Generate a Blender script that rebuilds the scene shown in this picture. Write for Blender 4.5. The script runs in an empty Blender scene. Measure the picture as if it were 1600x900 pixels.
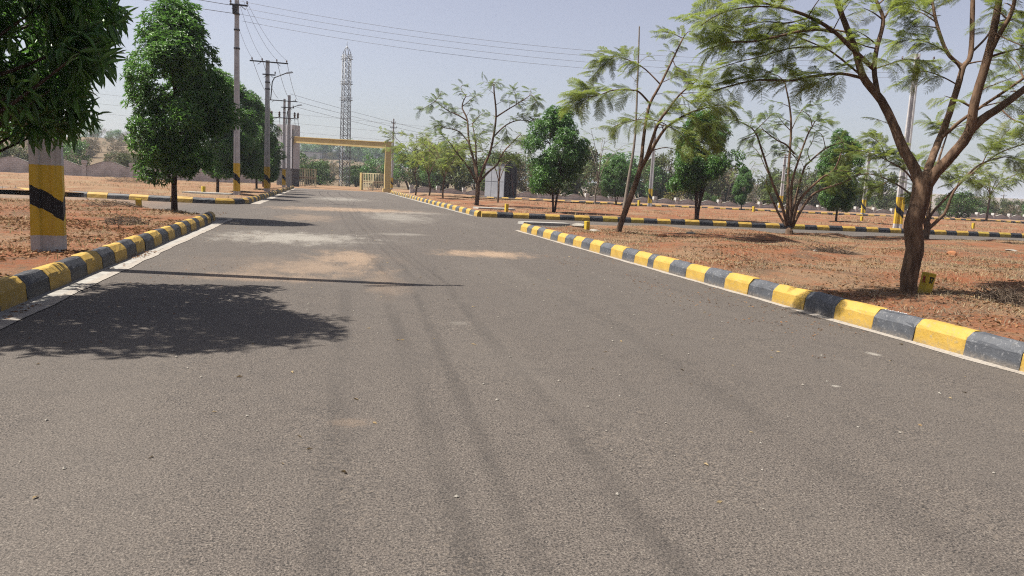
import bpy, bmesh, math, random
import numpy as np
from mathutils import Vector, Matrix
R_ = math.radians
random.seed(7)
rng = np.random.default_rng(7)
scene = bpy.context.scene
col = scene.collection

# ------------------------------------------------------------------ camera
F, EYE = 1180.0, 1.5
ROLL, PITCH, YAW = 0.05, R_(7.726), R_(14.248)
_fw = np.array([math.sin(YAW)*math.cos(PITCH), math.cos(YAW)*math.cos(PITCH), -math.sin(PITCH)])
_r0 = np.array([math.cos(YAW), -math.sin(YAW), 0.0]); _u0 = np.cross(_r0, _fw)
_R = math.cos(ROLL)*_r0 + math.sin(ROLL)*_u0
_U = -math.sin(ROLL)*_r0 + math.cos(ROLL)*_u0
cam = bpy.data.objects.new('camera', bpy.data.cameras.new('camera'))
col.objects.link(cam)
cam.matrix_world = Matrix(((_R[0], _U[0], -_fw[0], 0), (_R[1], _U[1], -_fw[1], 0), (_R[2], _U[2], -_fw[2], EYE), (0, 0, 0, 1)))
cam.data.sensor_width = 36; cam.data.lens = F/1600*36
cam.data.clip_start = 0.05; cam.data.clip_end = 9000
scene.camera = cam
EYEV = np.array([0, 0, EYE])
def ray(x, y): return _fw + _R*(x-800)/F - _U*(y-450)/F
def gnd(x, y, z=0.0):
    d = ray(x, y); return EYEV + d*((z-EYE)/d[2])
def at(x, y, Z): return EYEV + ray(x, y)*Z
def depth(p): return float((np.array(p, float)-EYEV) @ _fw)

# ------------------------------------------------------------------ light
SUN_EL = 60.5
_h = np.array([0.974, -0.226])
world = bpy.data.worlds.new('World'); scene.world = world; world.use_nodes = True
wt = world.node_tree; wt.nodes.clear()
sky = wt.nodes.new('ShaderNodeTexSky'); sky.sky_type = 'NISHITA'; sky.sun_disc = False
sky.sun_elevation = R_(SUN_EL); sky.sun_rotation = math.atan2(-_h[0], -_h[1])
sky.altitude = 500; sky.air_density = 1.0; sky.dust_density = 3.2; sky.ozone_density = 1.0
bg = wt.nodes.new('ShaderNodeBackground'); bg.inputs['Strength'].default_value = 0.056
wo = wt.nodes.new('ShaderNodeOutputWorld')
hs = wt.nodes.new('ShaderNodeHueSaturation'); hs.inputs['Saturation'].default_value = .58; hs.inputs['Hue'].default_value = .525   # milky, dusty air
wt.links.new(sky.outputs[0], hs.inputs['Color']); wt.links.new(hs.outputs[0], bg.inputs[0]); wt.links.new(bg.outputs[0], wo.inputs[0])
sl = bpy.data.lights.new('sun', 'SUN'); sl.energy = 5.0; sl.angle = R_(0.53); sl.color = (1.0, 0.945, 0.86)
sun = bpy.data.objects.new('sun', sl); col.objects.link(sun)
_c = math.cos(R_(SUN_EL))
sun.rotation_euler = Vector((_h[0]*_c, _h[1]*_c, -math.sin(R_(SUN_EL)))).to_track_quat('-Z', 'Y').to_euler()
scene.view_settings.view_transform = 'Standard'; scene.view_settings.look = 'None'
scene.view_settings.exposure = 1.30; scene.view_settings.gamma = 1.0
cy = scene.cycles
cy.max_bounces = 5; cy.diffuse_bounces = 2; cy.glossy_bounces = 2; cy.transmission_bounces = 4; cy.volume_bounces = 1
cy.transparent_max_bounces = 8; cy.sample_clamp_indirect = 4.0
cy.use_denoising = False
cy.pixel_filter_type = 'BLACKMAN_HARRIS'; cy.filter_width = 1.15; cy.sample_clamp_direct = 8.0
cy.use_adaptive_sampling = True; cy.adaptive_threshold = 0.008

# ------------------------------------------------------------------ tagging helpers
def tag(o, label=None, cat=None, group=None, kind=None):
    if label: o['label'] = label
    if cat: o['category'] = cat
    if group: o['group'] = group
    if kind: o['kind'] = kind
    return o
def link(name, data, parent=None, loc=None):
    o = bpy.data.objects.new(name, data); col.objects.link(o)
    if parent is not None: o.parent = parent
    if loc is not None: o.location = loc
    return o
def empty(name, loc=(0, 0, 0), rz=0.0):
    o = link(name, None, None, tuple(float(v) for v in loc)); o.rotation_euler.z = rz; o.empty_display_size = 0.2
    return o
def copy_tree(o, parent=None):
    c = o.copy(); col.objects.link(c)
    if parent is not None: c.parent = parent
    for ch in list(o.children): copy_tree(ch, c)
    return c
def mesh_np(name, V, T, mats, smooth=False):
    """triangles (M,3) or quads (M,4)"""
    V = np.asarray(V, np.float32); T = np.asarray(T, np.int32)
    me = bpy.data.meshes.new(name); k = T.shape[1]
    me.vertices.add(len(V)); me.vertices.foreach_set('co', V.ravel())
    me.loops.add(T.size); me.loops.foreach_set('vertex_index', T.ravel())
    me.polygons.add(len(T)); me.polygons.foreach_set('loop_start', np.arange(0, T.size, k, dtype=np.int32))
    if smooth: me.polygons.foreach_set('use_smooth', np.ones(len(T), bool))
    for m in (mats if isinstance(mats, (list, tuple)) else [mats]): me.materials.append(m)
    me.update(calc_edges=True); return me

class MB:
    """collects shapes into one mesh"""
    def __init__(s): s.v = []; s.f = []; s.m = []; s.sm = []
    def add(s, vs, fs, mi=0, smooth=False):
        b = len(s.v); s.v += [tuple(map(float, v)) for v in vs]
        for f in fs: s.f.append([b+i for i in f]); s.m.append(mi); s.sm.append(smooth)
        return s
    def box(s, c, d, rz=0.0, mi=0, taper=1.0, rot=None):
        x, y, z = [v/2 for v in d]; t = taper
        P = [(-x, -y, -z), (x, -y, -z), (x, y, -z), (-x, y, -z), (-x*t, -y*t, z), (x*t, -y*t, z), (x*t, y*t, z), (-x*t, y*t, z)]
        M = rot if rot is not None else Matrix.Rotation(rz, 3, 'Z')
        return s.add([Vector(c)+M @ Vector(p) for p in P], [(3, 2, 1, 0), (4, 5, 6, 7), (0, 1, 5, 4), (1, 2, 6, 5), (2, 3, 7, 6), (3, 0, 4, 7)], mi)
    def tube(s, pts, rad, n=6, mi=0, cap=True, smooth=True, wob=0.0):
        pts = [Vector(tuple(map(float, p))) for p in pts]
        if not isinstance(rad, (list, tuple, np.ndarray)): rad = [rad]*len(pts)
        vs = []; k = len(pts); ref = Vector((0.31, 0.95, 0.1)).normalized(); fs = []
        for i, p in enumerate(pts):
            t = (pts[min(i+1, k-1)]-pts[max(i-1, 0)]).normalized()
            a = ref-t*ref.dot(t)
            if a.length < 1e-3: a = Vector((1, 0, 0))-t*t.x
            a.normalize(); b = t.cross(a); ref = a
            for j in range(n):
                an = 2*math.pi*j/n; r = rad[i]*(1+(random.uniform(-wob, wob) if wob else 0))
                vs.append(p+(a*math.cos(an)+b*math.sin(an))*r)
        for i in range(k-1):
            for j in range(n): fs.append((i*n+j, i*n+(j+1) % n, (i+1)*n+(j+1) % n, (i+1)*n+j))
        s.add(vs, fs, mi, smooth)
        if cap:
            b = len(s.v)-len(vs)
            s.f.append([b+j for j in range(n-1, -1, -1)]); s.m.append(mi); s.sm.append(False)
            s.f.append([b+(k-1)*n+j for j in range(n)]); s.m.append(mi); s.sm.append(False)
        return s
    def lathe(s, prof, c=(0, 0, 0), n=10, mi=0):
        return s.tube([(c[0], c[1], c[2]+z) for r, z in prof], [r for r, z in prof], n, mi)
    def mesh(s, name, mats):
        me = bpy.data.meshes.new(name); me.from_pydata(s.v, [], s.f)
        for m in (mats if isinstance(mats, (list, tuple)) else [mats]): me.materials.append(m)
        me.polygons.foreach_set('material_index', s.m); me.polygons.foreach_set('use_smooth', s.sm)
        me.update(); return me
    def build(s, name, mats, parent=None, loc=None): return link(name, s.mesh(name, mats), parent, loc)

def curve(pts, n=4):
    """Catmull-Rom through the points"""
    P = [np.array(p, float) for p in pts]; out = []
    for i in range(len(P)-1):
        a = P[max(i-1, 0)]; b = P[i]; c = P[i+1]; d = P[min(i+2, len(P)-1)]
        for k in range(n):
            t = k/n
            out.append(0.5*((2*b)+(c-a)*t+(2*a-5*b+4*c-d)*t*t+(3*b-a-3*c+d)*t**3))
    out.append(P[-1]); return out
def sstep(a, b, x):
    t = np.clip((x-a)/(b-a), 0, 1); return t*t*(3-2*t)
_perm = np.random.default_rng(3).permutation(4096)
def vnoise(x, y):
    xi = np.floor(x).astype(int); yi = np.floor(y).astype(int); xf = x-xi; yf = y-yi
    def h(a, b): return _perm[(_perm[a & 4095]+b) & 4095]/4095.0
    u = xf*xf*(3-2*xf); v = yf*yf*(3-2*yf)
    return (h(xi, yi)*(1-u)+h(xi+1, yi)*u)*(1-v)+(h(xi, yi+1)*(1-u)+h(xi+1, yi+1)*u)*v
def fbm(x, y, o=4):
    s = 0; a = .5
    for i in range(o): s = s+a*vnoise(x*2**i+i*17.3, y*2**i+i*9.1); a *= .5
    return s

# ------------------------------------------------------------------ materials
ALB = 0.54   # the photograph is exposed bright: base colours sit at the low end of each material's range
class NT:
    def __init__(s, name):
        s.mat = bpy.data.materials.new(name); s.mat.use_nodes = True; s.t = s.mat.node_tree; s.t.nodes.clear()
        s.out = s.t.nodes.new('ShaderNodeOutputMaterial')
    def n(s, typ, ins=None, **kw):
        nd = s.t.nodes.new('ShaderNode'+typ)
        for k, v in kw.items(): setattr(nd, k, v)
        for k, v in (ins or {}).items(): s.set(nd.inputs[k], v)
        return nd
    def set(s, sock, v):
        if isinstance(v, bpy.types.NodeSocket): s.t.links.new(v, sock)
        elif isinstance(v, bpy.types.Node): s.t.links.new(v.outputs[0], sock)
        else:
            if isinstance(v, tuple) and len(v) == 3 and sock.type == 'RGBA': v = (v[0]*ALB, v[1]*ALB, v[2]*ALB, 1)
            sock.default_value = v
    def math(s, op, a, b=None, clamp=False):
        nd = s.n('Math', operation=op, use_clamp=clamp); s.set(nd.inputs[0], a)
        if b is not None: s.set(nd.inputs[1], b)
        return nd.outputs[0]
    def mix(s, f, a, b, blend='MIX'):
        nd = s.n('Mix', data_type='RGBA', blend_type=blend)
        s.set(nd.inputs[0], f); s.set(nd.inputs[6], a); s.set(nd.inputs[7], b); return nd.outputs[2]
    def ramp(s, f, a, b):
        nd = s.n('MapRange', interpolation_type='SMOOTHSTEP'); s.set(nd.inputs[0], f)
        nd.inputs[1].default_value = a; nd.inputs[2].default_value = b; return nd.outputs[0]
    def coord(s, which='Object'): return s.n('TexCoord').outputs[which]
    def mapv(s, v, sc): return s.n('Mapping', {'Vector': v, 'Scale': sc}).outputs[0]
    def noise(s, v, scale, detail=3, rough=.55):
        return s.n('TexNoise', {'Vector': v, 'Scale': scale, 'Detail': detail, 'Roughness': rough}).outputs[0]
    def bump(s, h, strength, dist=0.02): return s.n('Bump', {'Height': h, 'Strength': strength, 'Distance': dist}).outputs[0]
    def princ(s, color, rough=.8, normal=None, spec=.3, **kw):
        b = s.n('BsdfPrincipled', {'Base Color': color, 'Roughness': rough, 'Specular IOR Level': spec, **kw})
        if normal is not None: s.set(b.inputs['Normal'], normal)
        return b
    def done(s, sh): s.t.links.new(sh.outputs[0] if isinstance(sh, bpy.types.Node) else sh, s.out.inputs[0]); return s.mat

def m_plain(name, c1, c2, scale=8, rough=.8, spec=.3, bump=.2, bscale=None, metal=0.0, dist=.01):
    t = NT(name); v = t.coord(); f = t.ramp(t.noise(v, scale, 4), .3, .7)
    return t.done(t.princ(t.mix(f, c1, c2), rough, t.bump(t.noise(v, bscale or scale*5, 3), bump, dist), spec, Metallic=metal))

PATCHES = [  # centre x,y, half width, half length, strength, colour index (0 sand, 1 pale cement dust)
    (gnd(455, 371), 2.1, 2.0, 1.0, 1), (gnd(625, 366), .9, .6, .5, 1), (gnd(765, 397), 1.15, .9, .95, 0), (gnd(545, 402), .75, 1.5, .75, 0),
    (gnd(490, 418), 1.1, 1.1, .55, 0), (gnd(410, 433), 1.2, .6, .5, 0), (gnd(440, 415), 1.9, 2.2, .12, 0), (gnd(560, 328), 3.2, 2.6, .8, 0),
    (gnd(620, 339), 1.5, 4.5, .6, 1), (gnd(480, 326), 2.0, 2.2, .45, 0), (gnd(655, 333), 1.6, 1.4, .5, 1), (gnd(530, 311), 2.2, 5.0, .7, 1),
    (gnd(560, 297), 7.5, 9.0, .85, 0), (gnd(480, 340), 1.2, 3.0, .35, 0), (gnd(600, 440), .35, 1.6, .3, 0), (gnd(545, 660), .16, .10, .22, 0),
    (gnd(1305, 603), .05, .05, 1.6, 1), (gnd(1365, 553), .07, .10, 1.2, 1), (gnd(720, 505), .12, .12, .30, 1)]
def m_asphalt():
    t = NT('asphalt'); g = t.n('NewGeometry').outputs['Position']; sep = t.n('SeparateXYZ', {0: g}); X, Y = sep.outputs[0], sep.outputs[1]
    fine = t.noise(g, 95, 2, .7); sp = t.n('TexVoronoi', {'Vector': g, 'Scale': 130.0}).outputs['Color']
    spv = t.n('SeparateColor', {0: sp}).outputs[0]
    base = t.mix(t.ramp(fine, .28, .74), (.035, .0300, .026), (.275, .233, .200))
    base = t.mix(t.math('MULTIPLY', t.ramp(spv, .90, 1.0), .6), base, (.36, .32, .27))
    base = t.mix(t.math('MULTIPLY', t.ramp(spv, .13, .0), .85), base, (.013, .013, .014))
    big = t.noise(g, .45, 4, .6)
    base = t.mix(t.math('MULTIPLY', t.ramp(big, .35, .75), .35), base, (.135, .118, .103))
    mid = t.noise(g, 3.2, 5, .65)
    base = t.mix(t.math('MULTIPLY', t.ramp(mid, .45, .8), .22), base, (.028, .028, .030))
    # tyre tracks along the road
    wv = t.math('MULTIPLY', t.math('SUBTRACT', t.noise(t.mapv(g, (.05, .35, 1)), 1.0, 3, .6), .5), .13); brk = t.math('MULTIPLY', t.ramp(t.noise(t.mapv(g, (3, .5, 1)), 1.2, 4, .65), .25, .6), t.ramp(Y, 17, 8))
    trk = t.noise(t.mapv(g, (1, .35, 1)), 34, 4, .75)
    for x0, slope, wd, stn in ((.03, .040, .13, .28), (.60, .033, .11, .38), (.86, .05, .09, .34), (1.44, .042, .11, .38), (2.80, .075, .22, .18)):
        dx = t.math('ABSOLUTE', t.math('SUBTRACT', t.math('SUBTRACT', X, x0), t.math('ADD', t.math('MULTIPLY', t.math('SUBTRACT', Y, 3.0), slope), wv)))
        base = t.mix(t.math('MULTIPLY', t.math('MULTIPLY', t.ramp(t.math('ADD', dx, t.math('MULTIPLY', t.math('SUBTRACT', trk, .5), .16)), wd, wd*.2), brk), stn), base, (.048, .042, .038))
    cv = t.n('SeparateColor', {0: t.n('TexVoronoi', {'Vector': g, 'Scale': 62.0}).outputs['Color']}).outputs[0]; cm = t.ramp(t.noise(t.mapv(g, (1.1, .4, 1)), 1.0, 4, .6), .46, .66)
    base = t.mix(t.math('MULTIPLY', t.ramp(cv, .80, .95), t.math('ADD', t.math('MULTIPLY', cm, .25), .08)), base, (.33, .27, .21)); base = t.mix(t.math('MULTIPLY', t.ramp(cv, .22, .08), t.math('ADD', t.math('MULTIPLY', cm, .3), .15)), base, (.016, .015, .014))
    ed = t.noise(t.mapv(g, (.7, .12, 1)), 1.0, 3, .6)
    base = t.mix(t.math('MULTIPLY', t.ramp(ed, .45, .72), .28), base, (.20, .175, .15))
    gr = t.noise(g, 60, 2, .8); wob = t.noise(t.mapv(g, (1.2, .55, 1)), 1.9, 5, .68); grain = t.noise(g, 26, 3, .8)
    for (p, rx, ry, stn, ci) in PATCHES:
        dx = t.math('DIVIDE', t.math('SUBTRACT', X, float(p[0])), rx); dy = t.math('DIVIDE', t.math('SUBTRACT', Y, float(p[1])), ry)
        d = t.math('SQRT', t.math('ADD', t.math('MULTIPLY', dx, dx), t.math('MULTIPLY', dy, dy)))
        d = t.math('ADD', d, t.math('MULTIPLY', t.math('SUBTRACT', wob, .5), 2.2))
        d = t.math('ADD', d, t.math('MULTIPLY', t.math('SUBTRACT', grain, .5), 1.6)); d = t.math('ADD', d, t.math('MULTIPLY', t.math('SUBTRACT', gr, .5), 2.4))
        f = t.math('MULTIPLY', t.ramp(d, 1.05, .35), stn, True)
        base = t.mix(f, base, t.mix(t.ramp(gr, .3, .7), (.36, .245, .16), (.50, .37, .26)) if ci == 0 else t.mix(t.ramp(gr, .3, .7), (.30, .27, .23), (.44, .41, .36)))
    # sandy cross streets and sandy edge by the left kerb
    sandy = t.math('MULTIPLY', t.ramp(X, -4.5, -9.0), t.ramp(wob, .25, .55))
    base = t.mix(t.math('MULTIPLY', sandy, .8), base, (.36, .235, .15))
    h = t.math('ADD', fine, t.math('MULTIPLY', spv, .7))
    return t.done(t.princ(base, .82, t.bump(h, .85, .012), .25))
def m_earth(name, red, tan, straw, amount=.5, mat_=.35):
    t = NT(name); g = t.n('NewGeometry').outputs['Position']
    a = t.noise(g, .42, 5, .62); b = t.noise(g, 2.6, 5, .7); c = t.noise(g, 16, 4, .75); d = t.noise(g, 70, 2, .8)
    base = t.mix(t.ramp(b, .34, .68), red, tan)
    f = t.math('MULTIPLY', t.ramp(t.math('ADD', a, t.math('MULTIPLY', t.math('SUBTRACT', c, .5), .5)), .42, .66), amount)
    base = t.mix(f, base, straw)
    e = t.noise(g, 1.1, 5, .7); base = t.mix(t.math('MULTIPLY', t.ramp(t.math('ADD', e, t.math('MULTIPLY', t.math('SUBTRACT', c, .5), .35)), .5, .66), mat_), base, (.185, .125, .082))
    base = t.mix(t.math('MULTIPLY', t.ramp(c, .5, .78), .55), base, (.10, .062, .038))
    base = t.mix(t.math('MULTIPLY', t.ramp(d, .56, .8), .5), base, (.42, .29, .19))
    h = t.math('ADD', t.math('MULTIPLY', c, 1.2), t.math('ADD', b, t.math('MULTIPLY', d, .4)))
    return t.done(t.princ(base, .95, t.bump(h, .9, .05), .1))
def m_paint(name, c, c2, under=(.30, .29, .27), chip=.72, rough=.7):
    t = NT(name); g = t.n('NewGeometry').outputs['Position']
    a = t.noise(g, 3.5, 4, .6); b = t.noise(g, 22, 4, .7); e = t.noise(g, 75, 2, .7)
    base = t.mix(t.ramp(a, .3, .7), c, c2)
    base = t.mix(t.math('MULTIPLY', t.ramp(b, chip-.12, chip+.04), .7), base, under)
    z = t.n('SeparateXYZ', {0: t.coord('Object')}).outputs[2]
    dirt = t.math('MULTIPLY', t.ramp(z, .09, 0.0), t.ramp(b, .25, .6))
    base = t.mix(t.math('MULTIPLY', dirt, .5), base, (.30, .24, .17))
    st = t.noise(t.mapv(g, (9, 9, 1.2)), 1.6, 4, .6)
    base = t.mix(t.math('MULTIPLY', t.ramp(st, .55, .8), .30), base, (.17, .15, .11))
    return t.done(t.princ(base, rough, t.bump(t.math('ADD', b, t.math('MULTIPLY', e, .5)), .55, .012), .35))
def m_leaf(name, c1, c2, c3, trans=.3, rough=.45, spec=.35, tcol=None):
    t = NT(name); rnd = t.n('NewGeometry').outputs['Random Per Island']; oi = t.n('ObjectInfo').outputs['Random']
    r = t.math('FRACT', t.math('ADD', rnd, oi))
    big = t.noise(t.coord('Object'), 1.3, 3)
    base = t.mix(t.ramp(r, .1, .9), c1, c2); base = t.mix(t.math('MULTIPLY', t.ramp(big, .5, .72), .7), base, c3)
    p = t.princ(base, rough, None, spec)
    tr = t.n('BsdfTranslucent', {'Color': t.mix(.5, base, tcol or c3)})
    return t.done(t.n('MixShader', {0: trans, 1: p.outputs[0], 2: tr.outputs[0]}))
def m_bark(name, c1, c2, scale=14):
    t = NT(name); v = t.coord(); st = t.noise(t.mapv(v, (1, 1, .22)), scale, 5, .65); pa = t.noise(v, 2.2, 4)
    base = t.mix(t.ramp(st, .32, .68), c1, c2); base = t.mix(t.math('MULTIPLY', t.ramp(pa, .52, .72), .5), base, tuple(min(1, x*1.55) for x in c2))
    return t.done(t.princ(base, .9, t.bump(st, .8, .02), .15))
def m_pole(name, z0, zt, zb, bw, k):
    """concrete, yellow from z0 to zt with one slanting black band of width bw, centred on zb"""
    t = NT(name); v = t.coord(); s = t.n('SeparateXYZ', {0: v}); x, y, z = s.outputs
    n1 = t.noise(v, 5, 4); n2 = t.noise(t.mapv(v, (10, 10, .8)), 1.4, 4); n3 = t.noise(v, 40, 3)
    con = t.mix(t.ramp(n1, .3, .7), (.60, .58, .58), (.76, .74, .73)); con = t.mix(t.math('MULTIPLY', t.ramp(n2, .5, .75), .4), con, (.38, .36, .34))
    u = t.math('SUBTRACT', x, y); zz = t.math('ADD', z, t.math('MULTIPLY', u, k))
    jit = t.math('MULTIPLY', t.math('SUBTRACT', n3, .5), .03); zj = t.math('ADD', z, jit)
    yel = t.math('MULTIPLY', t.math('GREATER_THAN', zj, z0), t.math('LESS_THAN', zj, zt))
    blk = t.math('MULTIPLY', t.math('GREATER_THAN', t.math('ADD', zz, jit), zb-bw/2), t.math('LESS_THAN', t.math('ADD', zz, jit), zb+bw/2))
    ye = t.mix(t.ramp(n1, .3, .7), (.80, .52, .035), (.88, .60, .07)); ye = t.mix(t.math('MULTIPLY', t.ramp(n2, .5, .75), .35), ye, (.40, .28, .09))
    base = t.mix(yel, con, ye); base = t.mix(t.math('MULTIPLY', blk, yel), base, t.mix(t.ramp(n1, .3, .7), (.012, .013, .018), (.03, .03, .035)))
    return t.done(t.princ(base, .6, t.bump(n3, .3, .01), .3))

M = {}
M['asphalt'] = m_asphalt()
M['earth'] = m_earth('red_earth', (.315, .115, .055), (.30, .155, .085), (.34, .24, .15), .80, .85)
M['earth_far'] = m_earth('dry_ground', (.33, .17, .095), (.35, .22, .13), (.36, .28, .175), .75, .5)
M['hill'] = m_earth('hill_ground', (.17, .125, .08), (.24, .18, .115), (.26, .21, .13), .6)
M['yellow'] = m_paint('yellow_kerb_paint', (.54, .335, .048), (.61, .39, .072), (.36, .30, .18), .66)
M['yellow_dull'] = m_paint('dull_yellow_kerb_paint', (.44, .31, .045), (.52, .375, .065), (.36, .31, .20), .70)
M['black'] = m_paint('black_kerb_paint', (.020, .021, .025), (.045, .047, .054), (.24, .24, .25), .67, .6)
M['grey_black'] = m_paint('faded_black_kerb_paint', (.065, .071, .084), (.105, .112, .127), (.33, .33, .34), .67, .6)
M['cement'] = m_plain('cement', (.33, .31, .28), (.47, .45, .41), 6, .9, .2, .5, 40)
def m_edge():
    t = NT('worn_white_paint'); g = t.n('NewGeometry').outputs['Position']; a = t.noise(g, 2.2, 4, .6); b = t.noise(g, 14, 5, .75); c = t.noise(g, 60, 2, .7)
    base = t.mix(t.ramp(b, .3, .7), (.36, .32, .27), (.54, .49, .43)); base = t.mix(t.math('MULTIPLY', t.ramp(a, .5, .7), .5), base, (.30, .25, .20))
    base = t.mix(t.math('MULTIPLY', t.ramp(t.math('ADD', b, t.math('MULTIPLY', c, .4)), .70, .86), .8), base, (.11, .10, .095))
    return t.done(t.princ(base, .88, t.bump(b, .5, .01), .2))
M['white_edge'] = m_edge()
M['concrete'] = m_plain('concrete', (.58, .56, .55), (.74, .72, .71), 3, .85, .25, .3, 30)
M['wall_block'] = None
M['steel'] = m_plain('galvanised_steel', (.24, .26, .29), (.36, .38, .41), 4, .55, .4, .1, 20, .2)
M['dark_steel'] = m_plain('dark_steel', (.05, .05, .055), (.09, .085, .085), 6, .6, .4, .1, 20, .2)
M['rust'] = m_plain('rusty_red_steel', (.13, .06, .05), (.20, .09, .07), 6, .7, .3, .2, 20)
M['wire'] = m_plain('wire', (.20, .20, .21), (.28, .28, .30), 6, .6, .3, .0, 20)
M['porcelain'] = m_plain('porcelain', (.07, .03, .02), (.12, .05, .03), 6, .25, .5, .0, 20)
M['cream'] = m_plain('yellow_cream_paint', (.74, .55, .22), (.82, .63, .28), 1.2, .7, .3, .15, 12)
M['gate_paint'] = m_plain('cream_gate_paint', (.80, .70, .42), (.88, .78, .50), 4, .55, .4, .05, 20)
M['gate_band'] = m_plain('brown_gate_band', (.20, .08, .04), (.30, .14, .08), 4, .6, .3, .1, 20)
M['grey_clad'] = m_plain('grey_cladding', (.66, .66, .70), (.76, .76, .80), 1.0, .6, .35, .1, 9)
M['dark_clad'] = m_plain('dark_cladding', (.10, .09, .09), (.15, .14, .14), 1.0, .7, .3, .1, 9)
M['shed_grey'] = m_plain('grey_metal_sheet', (.40, .43, .49), (.50, .53, .59), 1.1, .5, .4, .1, 9, .1)
M['shed_black'] = m_plain('black_tarp', (.006, .006, .014), (.012, .012, .024), 1.1, .6, .3, .2, 9)
M['white_wall'] = m_plain('whitewash', (.66, .65, .62), (.76, .75, .72), 1.5, .8, .3, .1, 9)
M['roof_grey'] = m_plain('grey_sheet_roof', (.07, .08, .10), (.12, .13, .15), .6, .6, .3, .1, 6)
M['window'] = m_plain('dark_window', (.03, .035, .04), (.05, .055, .06), 1.5, .2, .5, .0, 9)
M['stone'] = m_plain('stone', (.30, .27, .23), (.42, .39, .34), 5, .9, .2, .8, 22, 0, .03)
M['red_stone'] = m_plain('red_stone', (.42, .17, .075), (.52, .25, .12), 5, .9, .2, .8, 18, 0, .03)
M['twig'] = m_plain('dry_twig', (.09, .065, .05), (.24, .18, .13), 5, .9, .15, .2, 30)
M['marker'] = m_paint('marker_yellow_paint', (.72, .50, .03), (.80, .58, .05), (.45, .40, .25), .76)
M['red_ink'] = m_plain('red_lettering', (.42, .05, .02), (.50, .08, .03), 30, .7, .3, .0, 20)
M['black_ink'] = m_plain('black_lettering', (.010, .010, .010), (.02, .02, .02), 30, .7, .3, .0, 20)
M['chalk'] = m_plain('white_chalk', (.60, .60, .60), (.75, .75, .75), 30, .9, .2, .0, 20)
M['dry_leaf'] = m_leaf('dry_leaf', (.20, .085, .035), (.36, .19, .09), (.42, .27, .14), .15, .8, .15)
M['straw'] = m_leaf('straw', (.34, .25, .13), (.46, .36, .21), (.27, .17, .09), .2, .8, .15)
M['scrub_grass'] = m_leaf('grey_straw', (.20, .15, .10), (.34, .27, .18), (.12, .085, .06), .15, .85, .1)
M['green_tuft'] = m_leaf('green_tuft', (.10, .14, .035), (.17, .20, .06), (.20, .20, .08), .25, .7, .2)
M['leaf_dense'] = m_leaf('glossy_dark_green_leaf', (.045, .135, .040), (.165, .335, .075), (.26, .46, .10), .30, .42, .38, (.26, .58, .08))
M['leaf_dense_b'] = m_leaf('mid_green_leaf', (.055, .150, .045), (.145, .295, .07), (.22, .39, .085), .30, .42, .38, (.22, .50, .07))
M['leaf_feather'] = m_leaf('feathery_yellow_green_leaf', (.16, .235, .05), (.29, .33, .08), (.35, .32, .09), .52, .5, .25, (.46, .58, .10))
M['leaf_feather_b'] = m_leaf('feathery_grey_green_leaf', (.13, .215, .075), (.21, .29, .09), (.25, .28, .10), .46, .5, .25, (.38, .48, .11))
M['leaf_scrub'] = m_leaf('scrub_olive_leaf', (.085, .125, .040), (.15, .19, .06), (.20, .19, .075), .25, .6, .2)
M['leaf_scrub_dry'] = m_leaf('scrub_dry_leaf', (.17, .135, .08), (.25, .20, .125), (.16, .165, .08), .2, .7, .15)
M['leaf_green'] = m_leaf('bright_green_leaf', (.06, .13, .025), (.10, .19, .035), (.13, .22, .05), .3, .5, .3)
M['leaf_yellow'] = m_leaf('yellow_green_leaf', (.22, .22, .04), (.32, .28, .06), (.26, .25, .05), .3, .5, .3)
M['bark'] = m_bark('brown_bark', (.085, .052, .034), (.23, .145, .092))
M['bark_dark'] = m_bark('dark_bark', (.05, .032, .024), (.12, .075, .05))
M['bark_pale'] = m_bark('pale_bark', (.18, .145, .115), (.30, .26, .21))
def m_block():
    t = NT('concrete_block_wall'); v = t.coord(); n1 = t.noise(v, .8, 4); n3 = t.noise(v, 14, 4)
    br = t.n('TexBrick', {'Vector': t.n('CombineXYZ', {0: t.n('SeparateXYZ', {0: v}).outputs[0], 1: t.n('SeparateXYZ', {0: v}).outputs[2]}).outputs[0],
         'Color1': (.42, .385, .37, 1), 'Color2': (.50, .465, .45, 1), 'Mortar': (.33, .30, .29, 1), 'Scale': 1.0, 'Mortar Size': .018, 'Brick Width': .42, 'Row Height': .21})
    base = t.mix(t.math('MULTIPLY', t.ramp(n1, .4, .7), .4), br.outputs[0], (.17, .15, .14)); base = t.mix(t.math('MULTIPLY', t.ramp(n3, .45, .75), .35), base, (.33, .30, .27))
    return t.done(t.princ(base, .92, t.bump(n3, .5, .02), .15))
M['wall_block'] = m_block()

# ------------------------------------------------------------------ the ground and the roads
def terrain_h(x, y):
    x = np.asarray(x, float); y = np.asarray(y, float); ratio = x/np.maximum(y, 1)
    left = 10.5*sstep(115, 330, y)*sstep(.02, -.14, ratio)
    mid = 11.0*sstep(190, 470, y)*sstep(.22, .06, ratio)
    far = 30*sstep(1100, 1900, y+.5*x)*sstep(.25, .5, ratio)
    bumps = (fbm(x/38., y/38.)-.47)*5.0*sstep(120, 260, y)*sstep(.3, .0, ratio)
    return -0.05+np.maximum(left, mid)+bumps+far*(.6+.8*fbm(x/260., y/260.))
def axis_vals(a, b, near0, near1, step, grow=1.16):
    vals = list(np.arange(near0, near1+1e-6, step)); s = step; v = near1
    while v < b: s = min(s*grow, 150); v += s; vals.append(min(v, b))
    s = step; v = near0
    while v > a: s = min(s*grow, 150); v -= s; vals.insert(0, max(v, a))
    return np.array(vals)
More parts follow.
